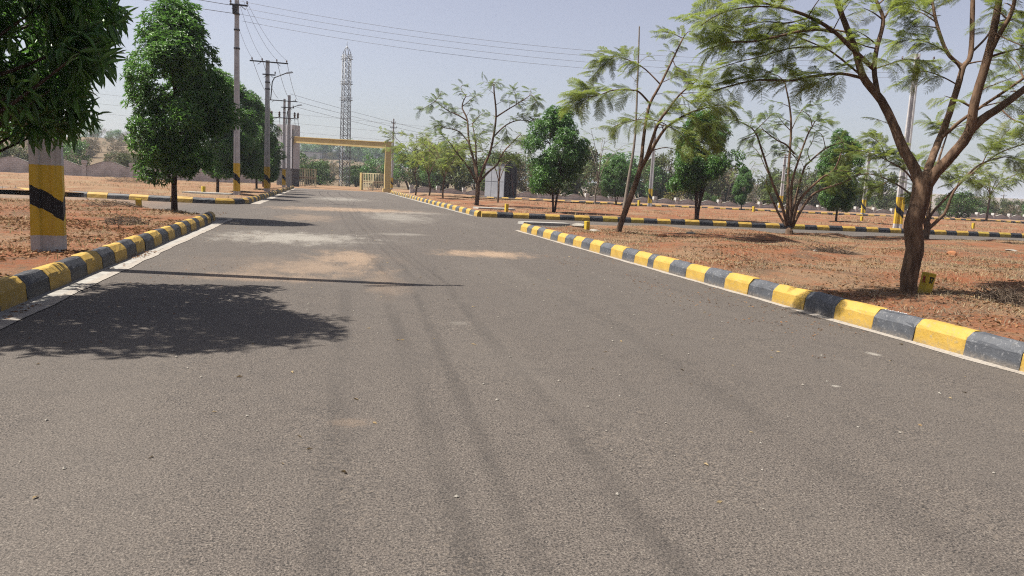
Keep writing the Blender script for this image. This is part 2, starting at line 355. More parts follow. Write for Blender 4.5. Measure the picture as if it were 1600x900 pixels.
def grid(name, xs, ys, hf, mat):
    X, Y = np.meshgrid(xs, ys); Z = hf(X, Y); V = np.stack([X.ravel(), Y.ravel(), np.asarray(Z).ravel()], 1)
    nx, ny = len(xs), len(ys); i = np.arange(ny-1)[:, None]*nx+np.arange(nx-1)[None, :]; i = i.ravel()
    return link(name, mesh_np(name, V, np.stack([i, i+1, i+1+nx, i+nx], 1), mat, True))
tag(grid('ground', axis_vals(-1500, 3000, -260, 260, 6), axis_vals(-60, 3200, -60, 560, 6), terrain_h, M['hill']), 'dry brown ground with low hills behind the boundary walls', kind='structure')

def sheet(name, x0, x1, y0, y1, z, mat, label):
    me = mesh_np(name, [(x0, y0, z), (x1, y0, z), (x1, y1, z), (x0, y1, z)], [(0, 1, 2, 3)], mat)
    return tag(link(name, me), label, kind='structure')
sheet('road', -3.35, 7.0, -12, 88.5, .0, M['asphalt'], 'dark asphalt main road with sand patches running to the gate')
sheet('cross_road', 7.0, 130, 22.5, 34.0, .0, M['asphalt'], 'asphalt side road crossing to the right behind the near verge')
sheet('cross_road', -90, -3.35, 22.5, 48, .0, M['asphalt'], 'sandy side road crossing to the left')
sheet('cross_road', 14, 130, 66.5, 73.3, .0, M['asphalt'], 'far side road along the boundary wall')
grid('sandy_ground', np.linspace(-40, 40, 41), np.linspace(88.5, 124, 19), lambda x, y: .004+.06*fbm(x/4, y/4)*sstep(88.5, 92, y), M['earth_far'])['kind'] = 'structure'

def plot_h(x0, x1, y0, y1, top, edges, rough=.10, seed=0, cut=None):
    def h(X, Y):
        d = np.full(X.shape, 9.0)
        if 'x0' in edges: d = np.minimum(d, X-x0)
        if 'x1' in edges: d = np.minimum(d, x1-X)
        if 'y0' in edges: d = np.minimum(d, Y-y0)
        if 'y1' in edges: d = np.minimum(d, y1-Y)
        if cut: d = np.minimum(d, ((X-cut[0])*cut[2]+(Y-cut[1])*cut[3]))
        kd = np.minimum(np.minimum(X-x0, x1-X), np.minimum(Y-y0, y1-Y))
        r = (fbm(X/1.7+seed, Y/1.7, 5)-.47)*rough*2.2*np.clip(kd/.8, 0.12, 1)+(fbm(X/6+seed, Y/6)-.47)*rough*1.6*np.clip(kd/2, 0, 1)
        return -.03+(top+.03+r)*sstep(-.1, 1.3, d)
    return h
PL = {}
def plot(key, x0, x1, y0, y1, top, edges, mat, nx, ny, label, rough=.1, seed=0, cut=None):
    PL[key] = plot_h(x0, x1, y0, y1, top, edges, rough, seed, cut)
    tag(grid('verge', nx, ny, PL[key], mat), label, kind='structure')
KL, KR = -3.1, 6.40         # kerb lines of the main road
plot('LN', -60, KL-.16, -6, 30.5, .235, ('y1',), M['earth'], axis_vals(-60, KL-.16, -13, KL-.16, .17, 1.25)[:], np.linspace(-6, 30.5, 215), 'red earth verge with leaf litter left of the near kerb', .09, 3, (KL-.16, 25.0, -.80, -.60))
plot('RN', KR+.16, 75, -6, 26.8, .235, ('y1',), M['earth'], axis_vals(KR+.16, 75, KR+.16, 28, .17, 1.25), np.linspace(-6, 26.8, 195), 'red earth verge with dry grass right of the near kerb', .12, 11, (KR+.16, 24.6, .70, -.71))
plot('LF', -110, -3.5, 38.0, 91, .20, (), M['earth_far'], np.linspace(-110, -3.5, 240), np.linspace(38.0, 91, 150), 'pale dusty open plot in front of the left wall', .16, 5)
plot('RF', 7.05, 130, 34.1, 66.6, .20, ('y1',), M['earth'], np.linspace(7.05, 130, 300), np.linspace(34.1, 66.6, 110), 'red earth plot behind the side road on the right', .12, 8)
plot('RB', 9, 135, 73.4, 104, .16, ('x0',), M['earth_far'], np.linspace(9, 135, 130), np.linspace(73.4, 104, 40), 'dusty strip below the right boundary wall', .10, 9)
def pz(key, x, y): return float(PL[key](np.array([[x]], float), np.array([[y]], float))[0, 0])

# worn cement strips along the kerb feet
def strip(x0, x1, y0, y1, z, mat, label, jit=.03, n=160):
    ys = np.linspace(y0, y1, n); V = []
    for i, y in enumerate(ys):
        j = (fbm(np.array(y*1.3), np.array(x1*7.0))-.47)*jit*4
        V += [(x0, y, z), (x1+float(j), y, z)]
    me = mesh_np('road_edge', V, [(2*i, 2*i+1, 2*i+3, 2*i+2) for i in range(n-1)], mat)
    tag(link('road_edge', me), label, kind='structure')
strip(KL-.05, -2.90, -5, 24.6, .004, M['cement'], 'grey cement gutter along the left kerb', .02)
strip(-2.90, -2.78, -5, 25.6, .008, M['white_edge'], 'worn white edge line beside the left kerb', .035)
strip(KR+.05, KR-.13, -5, 24.9, .004, M['white_edge'], 'worn whitish edge strip along the right kerb', .03)
strip(-3.45, -2.95, 38.5, 86, .004, M['white_edge'], 'white edge line beside the far left kerb', .05)
strip(6.95, 6.70, 35, 86, .004, M['cement'], 'cement strip at the foot of the far right kerb', .03)

# ------------------------------------------------------------------ kerbs, block by block
def kerb_mesh(mat, k):
    rr = random.Random(k); prof = [(0, -.02), (.006, .03), (.022, .165), (.04, .195), (.095, .252), (.125, .262), (.205, .258), (.21, -.02)]
    secs = [0.0, .012, .05, .28, .5, .72, .95, .988, 1.0]; V = []; Fc = []
    for si, s in enumerate(secs):
        e = min(si, len(secs)-1-si); ins = {0: .014, 1: .005}.get(e, 0)
        for (x, z) in prof:
            jx, jz = rr.uniform(-.005, .005), rr.uniform(-.005, .005)
            V.append((x+(.1-x)*ins*4*.5+jx*(z > .02), s-.5, z*(1-ins)+jz*(z > .02)))
    n = len(prof)
    for i in range(len(secs)-1):
        for j in range(n-1): Fc.append((i*n+j, i*n+j+1, (i+1)*n+j+1, (i+1)*n+j))
    b = MB(); b.add(V, Fc, 0, False); b.add(V[:n], [tuple(range(n))]); b.add(V[-n:], [tuple(range(n-1, -1, -1))])
    me = b.mesh('kerb_block', mat); return me
KM = {c: [kerb_mesh(M[c], hash(c) % 97+i) for i in range(4)] for c in ('yellow', 'black', 'yellow_dull', 'grey_black')}
def kerb(path, lens, flip, label, first='yellow', dark='black', z=0.0, dull=None):
    """blocks along a polyline; the front face looks right of the path direction, or left with flip"""
    root = tag(empty('kerb', (path[0][0], path[0][1], z)), label, kind='structure')
    P = [Vector((p[0], p[1], 0)) for p in path]; seg = 0; pos = 0.0; yel = first == 'yellow'; k = 0
    cum = [0.0]
    for i in range(len(P)-1): cum.append(cum[-1]+(P[i+1]-P[i]).length)
    def pt(s):
        s = min(max(s, 0), cum[-1])
        for i in range(len(P)-1):
            if s <= cum[i+1]+1e-9: return P[i].lerp(P[i+1], (s-cum[i])/max(1e-9, cum[i+1]-cum[i]))
        return P[-1]
    it = iter(lens) if not isinstance(lens, (int, float)) else None; dark_n = 0
    while pos < cum[-1]-.05:
        if it is not None:
            L = next(it, None)
            if L is None: break
        else: L = lens*random.uniform(.9, 1.1)
        a, b = pt(pos), pt(pos+L); d = b-a; L2 = d.length
        if L2 < .05: break
        c = 'yellow' if yel else dark
        if yel and dull and dull(pos): c = 'yellow_dull'
        o = link('kerb_block', random.choice(KM[c]), root); mid = (a+b)/2-Vector((path[0][0], path[0][1], 0))
        ang = math.atan2(d.y, d.x)-math.pi/2   # local +Y along the path; local +X (rear) to the right
        o.scale = (1, L2*.994, random.uniform(.97, 1.03))
        if not flip: o.scale.x = -1
        o.location = (mid.x+random.uniform(-.012, .012), mid.y, random.uniform(-.008, .008)); o.rotation_euler.z = ang+random.uniform(-.012, .012)
        pos += L; yel = not yel
    return root
def ys_on(xline, pxs, ref=0.0):
    """road distances at which the kerb line shows at the given picture columns"""
    out = []
    for px in pxs:
        lo, hi = 3.0, 60.0
        for _ in range(50):
            y = (lo+hi)/2; q = np.array([xline, y, ref])-EYEV; u = 800+F*(q @ _R)/(q @ _fw)
            if (u > px) == (xline > 0): lo = y
            else: hi = y
        out.append((lo+hi)/2)
    return out
yr = ys_on(KR, [813, 823, 830, 838.5, 848, 860, 870.5, 882, 894, 908, 921, 937, 953, 971.5, 990, 1011, 1020, 1045, 1071, 1100, 1132, 1168, 1206, 1255, 1303, 1363, 1427, 1506, 1594], .1)
lr = [yr[i]-yr[i+1] for i in range(len(yr)-1)]+[.72]*6
kerb_right = kerb([(KR, yr[0]), (KR, yr[0]-sum(lr))], lr, True, 'yellow and faded black kerb along the right side of the near road', 'yellow', 'grey_black')
yl = ys_on(KL, [1.5, 43, 80, 111.5, 138, 161.5, 181, 198.7, 214.7, 229, 241.5, 253.8, 264.6, 274.3, 284.3, 292, 299.2, 307, 313.4, 320.5, 326, 332, 337, 342], .05)
ll = [yl[i+1]-yl[i] for i in range(len(yl)-1)]; y0l = yl[0]-.75*6
kerb_left = kerb([(KL, y0l), (KL, 23.0), (KL-.12, yl[-1]+.3), (KL-.5, yl[-1]+1.2)], [.75]*6+ll, True, 'yellow and black kerb along the left side of the near road', 'yellow', 'black')
# mirrored runs: the front faces the road
for o in kerb_left.children: o.scale.x = -1
for o in kerb_right.children: o.scale.x = 1
def face(root, sgn):
    for o in root.children: o.scale.x = sgn
kerb_right_rot = [setattr(o, 'rotation_euler', (0, 0, random.uniform(-.012, .012))) for o in kerb_right.children]
kl2 = kerb([(-48, 46.6), (-30, 44.3), (-14.8, 40.4), (-10.4, 37.9), (-7.5, 37.0), (-5.0, 36.65), (-4.2, 36.85), (-3.7, 37.5), (-3.5, 38.6), (-3.42, 42), (-3.15, 87.5)], .98, False,
           'far yellow and black kerb curving from the left side road to the gate', 'yellow', 'black')
kr2 = kerb([(7.4, 87.5), (6.95, 60), (6.85, 34.2)], 1.05, False, 'far yellow and black kerb on the right of the road running to the gate', 'yellow', 'grey_black')
kr3 = kerb([(7.0, 33.8), (62, 34.0)], .72, False, 'bold yellow and black kerb along the side road on the right', 'yellow', 'black', dull=lambda s: (5.0 < s < 8.2) or (14.6 < s < 17.5) or (27.2 < s < 29.5))
kf = kerb([(14.5, 75.5), (30, 73.6), (60, 72.6), (100, 73.4)], .74, False, 'distant yellow and black kerb below the right boundary wall', 'yellow', 'black')
for r in (kl2, kr2, kr3, kf):
    pass

# ------------------------------------------------------------------ leaves
LEAF4 = np.array([(0, 0, 0), (.42, .5, .10), (1, 0, -.12), (.42, -.5, .10)])
LEAF8 = np.array([(0, 0, 0), (.2, .34, .05), (.5, .5, .08), (.8, .26, .0), (1, 0, -.12), (.8, -.26, .0), (.5, -.5, .08), (.2, -.34, .05), (.5, 0, .0)])
F4 = np.array([(0, 1, 2), (0, 2, 3)]); F8 = np.array([(0, 1, 8), (1, 2, 8), (2, 3, 8), (3, 4, 8), (4, 5, 8), (5, 6, 8), (6, 7, 8), (7, 0, 8)])
def nrm(a): return a/np.maximum(np.linalg.norm(a, axis=-1, keepdims=True), 1e-9)
def leaf_arrays(pos, dirs, length, width, g, tmpl=LEAF4, faces=F4):
    n = len(pos); d = nrm(dirs); up = nrm(g.normal(0, .55, (n, 3))+np.array([0, 0, 1.0])); s = nrm(np.cross(up, d)); u = np.cross(d, s)
    L = np.broadcast_to(length, (n,))[:, None, None]; W = np.broadcast_to(width, (n,))[:, None, None]
    V = pos[:, None, :]+d[:, None, :]*tmpl[None, :, 0:1]*L+s[:, None, :]*tmpl[None, :, 1:2]*W+u[:, None, :]*tmpl[None, :, 2:3]*L
    T = faces[None]+(np.arange(n)*len(tmpl))[:, None, None]
    return V.reshape(-1, 3), T.reshape(-1, 3)
def whorls(cent, axis, k, length, width, g, spread=1.0, droop=.25):
    n = len(cent); a = nrm(axis); ref = nrm(np.cross(a, g.normal(0, 1, (n, 3)))); b = np.cross(a, ref); P = []; D = []
    for i in range(k):
        an = 2*math.pi*i/k+g.uniform(0, 1.2, n); el = g.uniform(.1, .9, n)
        d = a*el[:, None]+(ref*np.cos(an)[:, None]+b*np.sin(an)[:, None])*spread; d[:, 2] -= droop*g.uniform(.3, 1.4, n)
        P.append(cent+g.normal(0, .02, (n, 3))); D.append(d)
    P = np.concatenate(P); D = np.concatenate(D); L = length*g.uniform(.65, 1.2, len(P))
    return P, D, L, L*width

def crown_points(env, n, g, clumps=46, shell=.62):
    """twig ends on the surface of many leafy boughs: env(t, ang) -> radius fraction at height t"""
    out = []; ax = []
    cl = []
    for i in range(clumps):
        t = g.uniform(.02, .98); an = g.uniform(0, 2*math.pi); r = env(t, an)*math.sqrt(g.uniform(.12, 1.0))*.86
        cl.append((t, an, r))
    return cl
def dense_tree(name, label, h, rad, base, seed, mat, n_whorl=2600, leaf=.17, lw=.26, stems=1, group=None, trunk_r=.09, k=7, lean=(0, 0), env=None, lobes=None, tmpl=(LEAF4, F4), clumps=60, barkm='bark_dark', nbr=16, csize=1.0):
    g = np.random.default_rng(seed); random.seed(seed)
    root = tag(empty(name), label, 'tree', group)
    env = env or (lambda t: (.45+.95*t if t < .45 else .88*math.sqrt(max(0, 1-((t-.42)/.60)**2))+.03))
    ph = g.uniform(0, 6.28, 3)
    def er(t, an): return rad*env(t)*(1+.17*math.sin(2*an+ph[0]+4*t)+.14*math.sin(3*an+ph[1]-6*t)+.09*math.sin(5*an+ph[2]+9*t))
    ch = h-base; C = []; A = []; clc = []
    for i in range(clumps):
        t = (i+g.uniform(0, 1))/clumps; an = g.uniform(0, 6.28); r = er(t, an)*math.sqrt(g.uniform(.25, 1.0))*.84
        c = np.array([r*math.cos(an)+lean[0]*t, r*math.sin(an)+lean[1]*t, base+ch*t]); clc.append((c, g.uniform(.55, 1.45)*csize))
    for lb in (lobes or []): clc.append((np.array(lb[:3]), lb[3]))
    per = max(1, n_whorl//len(clc))
    for c, sz in clc:
        m = int(per*sz); d = nrm(g.normal(0, 1, (m, 3))); rr = (rad*.26*sz)*g.uniform(.35, 1.0, m)**.6
        p = c+d*rr[:, None]*np.array([1, 1, .85]); C.append(p); out = p-np.array([lean[0]*.5, lean[1]*.5, base+ch*.35]); out[:, 2] *= .6
        A.append(nrm(out)*.7+d*.5+np.array([0, 0, .25]))
    C = np.concatenate(C); A = np.concatenate(A)
    keep = C[:, 2] > base-.35; C = C[keep]; A = A[keep]
    P, D, L, W = whorls(C, A, k, leaf, lw, g)
    # trunk and boughs
    tb = MB(); tops = []
    for s in range(stems):
        an = 6.28*s/max(1, stems)+g.uniform(0, 1); sp = (0 if stems == 1 else .5)
        b0 = np.array([.05*math.cos(an)*(stems > 1), .05*math.sin(an)*(stems > 1), -.12])
        pts = [b0]
        for q in range(1, 6):
            tt = q/5; pts.append(b0+np.array([math.cos(an)*sp*tt**1.3*rad*.7+g.normal(0, .03)+lean[0]*tt, math.sin(an)*sp*tt**1.3*rad*.7+g.normal(0, .03)+lean[1]*tt, (base+ch*.72)*tt]))
        pts = curve(pts, 3); r0 = trunk_r*(1 if stems == 1 else .7); tb.tube(pts, list(np.linspace(r0, .018, len(pts))), 8, wob=.07); tops.append(pts)
    tb.build('trunk', M[barkm], root)
    bb = MB()
    for i in range(nbr):
        c, sz = clc[int(g.integers(len(clc)))]; st = tops[i % stems]; zt = max(base*.72, c[2]-.35*ch*g.uniform(.25, .8)); q = min(st, key=lambda p: abs(p[2]-zt))
        mid = (q+c)/2+np.array([0, 0, -.08*ch*.5]); pts = curve([q, mid, c], 4); bb.tube(pts, list(np.linspace(trunk_r*.38, .008, len(pts))), 5)
    bb.build('branches', M[barkm], root)
    return root, (P, D, L, W, g, mat, tmpl)
def finish_crown(root, data, sel=None):
    P, D, L, W, g, mat, tmpl = data
    if sel is not None: P, D, L, W = P[sel], D[sel], L[sel], W[sel]
    V, T = leaf_arrays(P, D, L, W, g, *tmpl)
    o = link('foliage', mesh_np('foliage', V, T, M[mat]), root); return o
def put(root, x, y, z, s=1.0, rz=0.0, sz=None): root.location = (x, y, z); root.scale = (s, s, sz or s); root.rotation_euler.z = rz; return root

# ------------------------------------------------------------------ dense trees
# the near one whose crown enters the frame at top left
def near_tree():
    px, py = -4.1, 8.45; z0 = pz('LN', px, py); g0 = np.random.default_rng(9); lob = []
    sil = [(-60, 168), (0, 178), (50, 186), (90, 172), (130, 128), (160, 130), (185, 142), (205, 118), (228, 60)]
    for i in range(70):
        v = g0.uniform(-60, 212); e = float(np.interp(v, [a for a, b in sil], [b for a, b in sil])); u = g0.uniform(-60, e-38) if i % 3 else e-g0.uniform(30, 50)
        q = at(u, v, g0.uniform(7.4, 9.3)); lob.append((q[0]-px, q[1]-py, q[2]-z0, g0.uniform(.40, .62)))
    root, dat = dense_tree('broadleaf_tree', 'dark glossy tree at the upper left corner overhanging the painted pole', 6.2, 1.75, 1.9, 21, 'leaf_dense', 3000, .22, .19, 1, None, .10, 7, lobes=lob, tmpl=(LEAF8, F8), clumps=50, nbr=40)
    root.location = (px, py, z0)
    P, D, L, W, g, mat, tm = dat
    q = P+np.array([px, py, z0])-EYEV; dz = q @ _fw; u = 800+F*(q @ _R)/dz; v = 450-F*(q @ _U)/dz
    vis = (u > -5) & (u < 230) & (v > -10) & (v < 260); big = L*F/dz*(vis)-2.0*(dz-dz.min())
    idx = np.argsort(-np.where(vis, -dz*1.0+L*4, -99))[:300]
    rest = np.ones(len(P), bool); rest[idx] = False
    f = finish_crown(root, dat, rest); f['kind'] = 'stuff'
    lm = mesh_np('leaf', LEAF8*np.array([1, .2, 1]), F8, M['leaf_dense'], False)
    for i in idx:
        d = Vector(D[i]).normalized(); up = Vector(g.normal(0, .5, 3)+np.array([0, 0, 1])); s = up.cross(d).normalized(); uu = d.cross(s)
        o = link('leaf', lm, root)
        Lr = float(L[i]); o.matrix_local = Matrix(((d.x*Lr, s.x*Lr, uu.x*Lr, P[i][0]), (d.y*Lr, s.y*Lr, uu.y*Lr, P[i][1]), (d.z*Lr, s.z*Lr, uu.z*Lr, P[i][2]), (0, 0, 0, 1)))
    return root
near_tree()

t1, d1 = dense_tree('broadleaf_tree', 'tall dense dark green tree at the corner of the near left verge', 5.9, 1.78, 1.2, 33, 'leaf_dense', 6000, .165, .25, 1, None, .10, 7, clumps=62, nbr=24, lean=(.06, 0),
                    env=lambda t: (.55+1.15*t if t < .36 else .97*max(0, 1-((t-.36)/.68)**1.5)+.05))
finish_crown(t1, d1); p = gnd(273, 331, .2); put(t1, p[0], p[1], pz('LN', p[0], p[1])-.02, 1.0)
tb_, db_ = dense_tree('broadleaf_tree', 'dense green tree just behind the second light pole', 6.4, 1.75, 1.2, 41, 'leaf_dense', 5200, .17, .28, 1, None, .09, 7, clumps=52, csize=1.15,
                      env=lambda t: (.55+.9*t if t < .4 else .9*math.sqrt(max(0, 1-((t-.38)/.64)**2))+.04))
finish_crown(tb_, db_); put(tb_, -5.9, 46.5, .18, 1.05)
lefts = [(-5.5, 53.5, 1.08, 1.3, 'dense green tree between the second and third poles on the left'), (-5.0, 61.5, 1.0, 2.6, 'dense green tree beside the third pole with the yellow base'),
         (-4.6, 68.0, .70, 4.0, 'small dense tree in front of the transformer poles'), (-4.9, 74.5, .58, 5.2, 'smallest dense tree of the left row next to the gate block')]
for x, y, s, rz, lab in lefts:
    c = copy_tree(tb_); put(c, x, y, .18, s, rz); c['label'] = lab
tc_, dc_ = dense_tree('broadleaf_tree', 'rounded dense green tree on two stems behind the side road kerb', 5.2, 1.95, 1.35, 52, 'leaf_dense_b', 5200, .15, .36, 2, None, .09, 6, clumps=64,
                      env=lambda t: (.60+.95*t if t < .36 else .95*max(0, 1-((t-.36)/.70)**1.7)+.04))
finish_crown(tc_, dc_)
p = gnd(865, 333, .18); put(tc_, p[0], p[1], .16, 1.0)
td_, dd_ = dense_tree('broadleaf_tree', 'dense tree on four dark stems standing behind the leaning feathery tree', 5.0, 1.75, 1.6, 63, 'leaf_dense_b', 4800, .15, .36, 4, None, .09, 6, clumps=58, env=lambda t: (.58+1.0*t if t < .36 else .95*max(0, 1-((t-.36)/.70)**1.6)+.04))
finish_crown(td_, dd_); p = gnd(1088, 343, .18); put(td_, p[0], p[1], .16, 1.08)
rights = [(1306, 347, .2, tb_, .87, 1.0, 'dense green tree on a single stem between the painted poles on the right'), (1158, 328, .18, tb_, .66, 2.0, 'small rounded dark tree close to the right boundary wall'),
          (962, 321, .18, tc_, .80, 1.7, 'wide dark tree behind the thin bare stem'), (1640, 352, .18, tb_, .85, 3.0, 'dark dense tree cut by the right edge of the picture')]
for px, py, z, src, s, rz, lab in rights:
    q = gnd(px, py, z); c = copy_tree(src); put(c, q[0], q[1], .15, s, rz); c['label'] = lab

# ------------------------------------------------------------------ feathery trees
def frond(g, pairs=11, leaflets=9, simple=False, droop=.35):
    """one twice-pinnate leaf, unit length along +X, hanging toward -Z"""
    V = []; T = []
    def tri(a, b, c):
        n = len(V); V.extend([a, b, c]); T.append((n, n+1, n+2))
    def rp(t): return np.array([t*(1-.10*t*t), 0, -droop*t*t])
    for i in range(6):   # rachis
        a, b = rp(i/6), rp((i+1)/6); w = np.array([0, .006, 0]); tri(a-w, b-w*.8, b+w*.8); tri(a-w, b+w*.8, a+w)
    for i in range(pairs):
        t = .16+.84*i/(pairs-1)*.98; c = rp(t); L = .30*math.sin(math.pi*(.16+.74*(i+.6)/pairs))*g.uniform(.85, 1.1)
        for sd in (-1, 1):
            an = g.uniform(.85, 1.1); d = np.array([math.cos(an), sd*math.sin(an), -.32+g.normal(0, .12)]); d /= np.linalg.norm(d)
            sidev = np.cross(d, [0, 0, 1.0]); sidev /= np.linalg.norm(sidev); dn = np.array([0, 0, -1.0])
            if simple:
                m = c+d*L*.5+dn*L*.05; e = c+d*L+dn*L*.18; w = L*.17
                tri(c, m+sidev*w, e); tri(c, e, m-sidev*w)
            else:
                for k in range(leaflets):
                    u = (k+.6)/leaflets; q = c+d*L*u+dn*L*.2*u*u; w = L*.28*math.sin(math.pi*min(1, .25+.72*u))+.006
                    for s2 in (-1, 1):
                        e = q+(sidev*s2*.86+d*.45)*w+dn*w*g.uniform(.0, .4); wd = d*L/leaflets*.40
                        tri(q-wd, e, q+wd)
    return np.array(V), np.array(T)
_g = np.random.default_rng(5)
FR = [frond(_g, 11, 8, False, dr) for dr in (.18, .35, .55, .3)]
FRS = [frond(_g, 8, 0, True, dr) for dr in (.2, .4, .55)]
FRM = {m: [mesh_np('leaf', V, T, M[m]) for V, T in FR] for m in ('leaf_feather', 'leaf_feather_b')}
def basis(d, g, tilt=.3):
    d = d/np.linalg.norm(d); up = np.array([0, 0, 1.0])+g.normal(0, tilt, 3); s = np.cross(up, d); s /= np.linalg.norm(s); return np.stack([d, s, np.cross(d, s)], 1)
def frond_spots(pts, n, g, t0=.25, out=None, size=.6, spread=1.1, lift=.1):
    """leaf attachments along a twig"""
    res = []; pts = [np.array(p) for p in pts]; k = len(pts)-1
    for i in range(n):
        t = t0+(1-t0)*(i+g.uniform(0, 1))/n; f = min(t*k, k-1e-6); a = int(f); p = pts[a]+(pts[a+1]-pts[a])*(f-a)
        d = pts[min(a+1, k)]-pts[max(a-1, 0)]; d = d/np.linalg.norm(d)
        side = np.cross(d, g.normal(0, 1, 3)); side /= np.linalg.norm(side)
        v = d*g.uniform(.25, .9)+side*spread*g.uniform(.4, 1); v[2] = v[2]*.55+lift
        res.append((p, v, size*g.uniform(.6, 1.15)))
    return res
def feather_tree(label, loc, limbs, twigs, mat, g, trunk_n=1, group=None, name='feathery_tree', barkm='bark', individual=True, maxleaf=300, cat='tree', dens=1.0, fsz=1.0, sprout=0, sprout_len=.8):
    """limbs, twigs: (points in world space, r0, r1); twigs carry (n, size, t0)"""
    root = tag(empty(name, loc), label, cat, group); L0 = np.array(loc, float)
    tb = MB()
    for pts, r0, r1 in limbs[:trunk_n]:
        c = curve(pts, 5); e = c[-1]-c[-2]; e = e/np.linalg.norm(e); rr = list(np.linspace(r0, r1, len(c))*(1+np.array([.16*max(0, 1-i/3.0)**2 for i in range(len(c))])))
        c = c+[c[-1]+e*r1*.5, c[-1]+e*r1*.95, c[-1]+e*r1*1.15]; rr += [r1*.86, r1*.55, r1*.15]; tb.tube([p-L0 for p in c], rr, 14, wob=.05)
    tb.build('trunk', M[barkm], root)
    for pts, r0, r1 in limbs[trunk_n:]:
        b = MB(); c = curve(pts, 5); b.tube([p-L0 for p in c], list(np.linspace(r0, r1, len(c))), 8, wob=.05); b.build('branch', M[barkm], root)
    twigs = list(twigs)
    for pts, r0, r1 in (limbs[trunk_n:] if sprout else []):
        c = curve(pts, 5); k = len(c)-1
        for q in range(sprout):
            t = .40+.6*(q+g.uniform(0, 1))/sprout; f = min(t*k, k-1e-6); a = int(f); p = c[a]+(c[a+1]-c[a])*(f-a); d = c[a+1]-c[a]; d = d/np.linalg.norm(d); sd = np.cross(d, g.normal(0, 1, 3)); sd /= np.linalg.norm(sd)
            v = d*.5+sd*.9; v[2] = abs(v[2])*.5+.08; L = sprout_len*g.uniform(.5, 1.2); twigs.append(([p, p+v*L*.5+np.array([0, 0, .04*L]), p+v*L], r1*.55+.003, .003, 5/max(dens, 1), twigs[0][4]*g.uniform(.8, 1.0), .25))
    tw = MB(); spots = []
    for pts, r0, r1, n, size, t0 in twigs:
        c = curve(pts, 4); b = MB() if individual else tw; b.tube([p-L0 for p in c], list(np.linspace(r0, r1, len(c))), 5)
        if individual: b.build('twig', M[barkm], root)
        spots += frond_spots(c, int(round(n*dens)), g, t0, None, size*fsz)
    if tw.v: tw.build('twigs', M[barkm], root)['kind'] = 'stuff'
    g.shuffle(spots)
    if individual:
        for p, v, s in spots[:maxleaf]:
            o = link('leaf', FRM[mat][int(g.integers(4))], root); B = basis(v, g)*s; q = p-L0
            o.matrix_local = Matrix(((*B[0], q[0]), (*B[1], q[1]), (*B[2], q[2]), (0, 0, 0, 1)))
        spots = spots[maxleaf:]
    if spots:
        VV = []; TT = []; n = 0
        for p, v, s in spots:
            V, T = (FRS if not individual else FR)[int(g.integers(3))]; B = basis(v, g)*s
            VV.append(V @ B.T+(p-L0)); TT.append(T+n); n += len(V)
        o = link('foliage', mesh_np('foliage', np.concatenate(VV), np.concatenate(TT), M[mat]), root)
        if individual: o['kind'] = 'stuff'
    return root
def tr(Z0, pts):
    """picture points with distance offsets -> places in the scene"""
    return [at(p[0], p[1], Z0+(p[2] if len(p) > 2 else 0)) for p in pts]

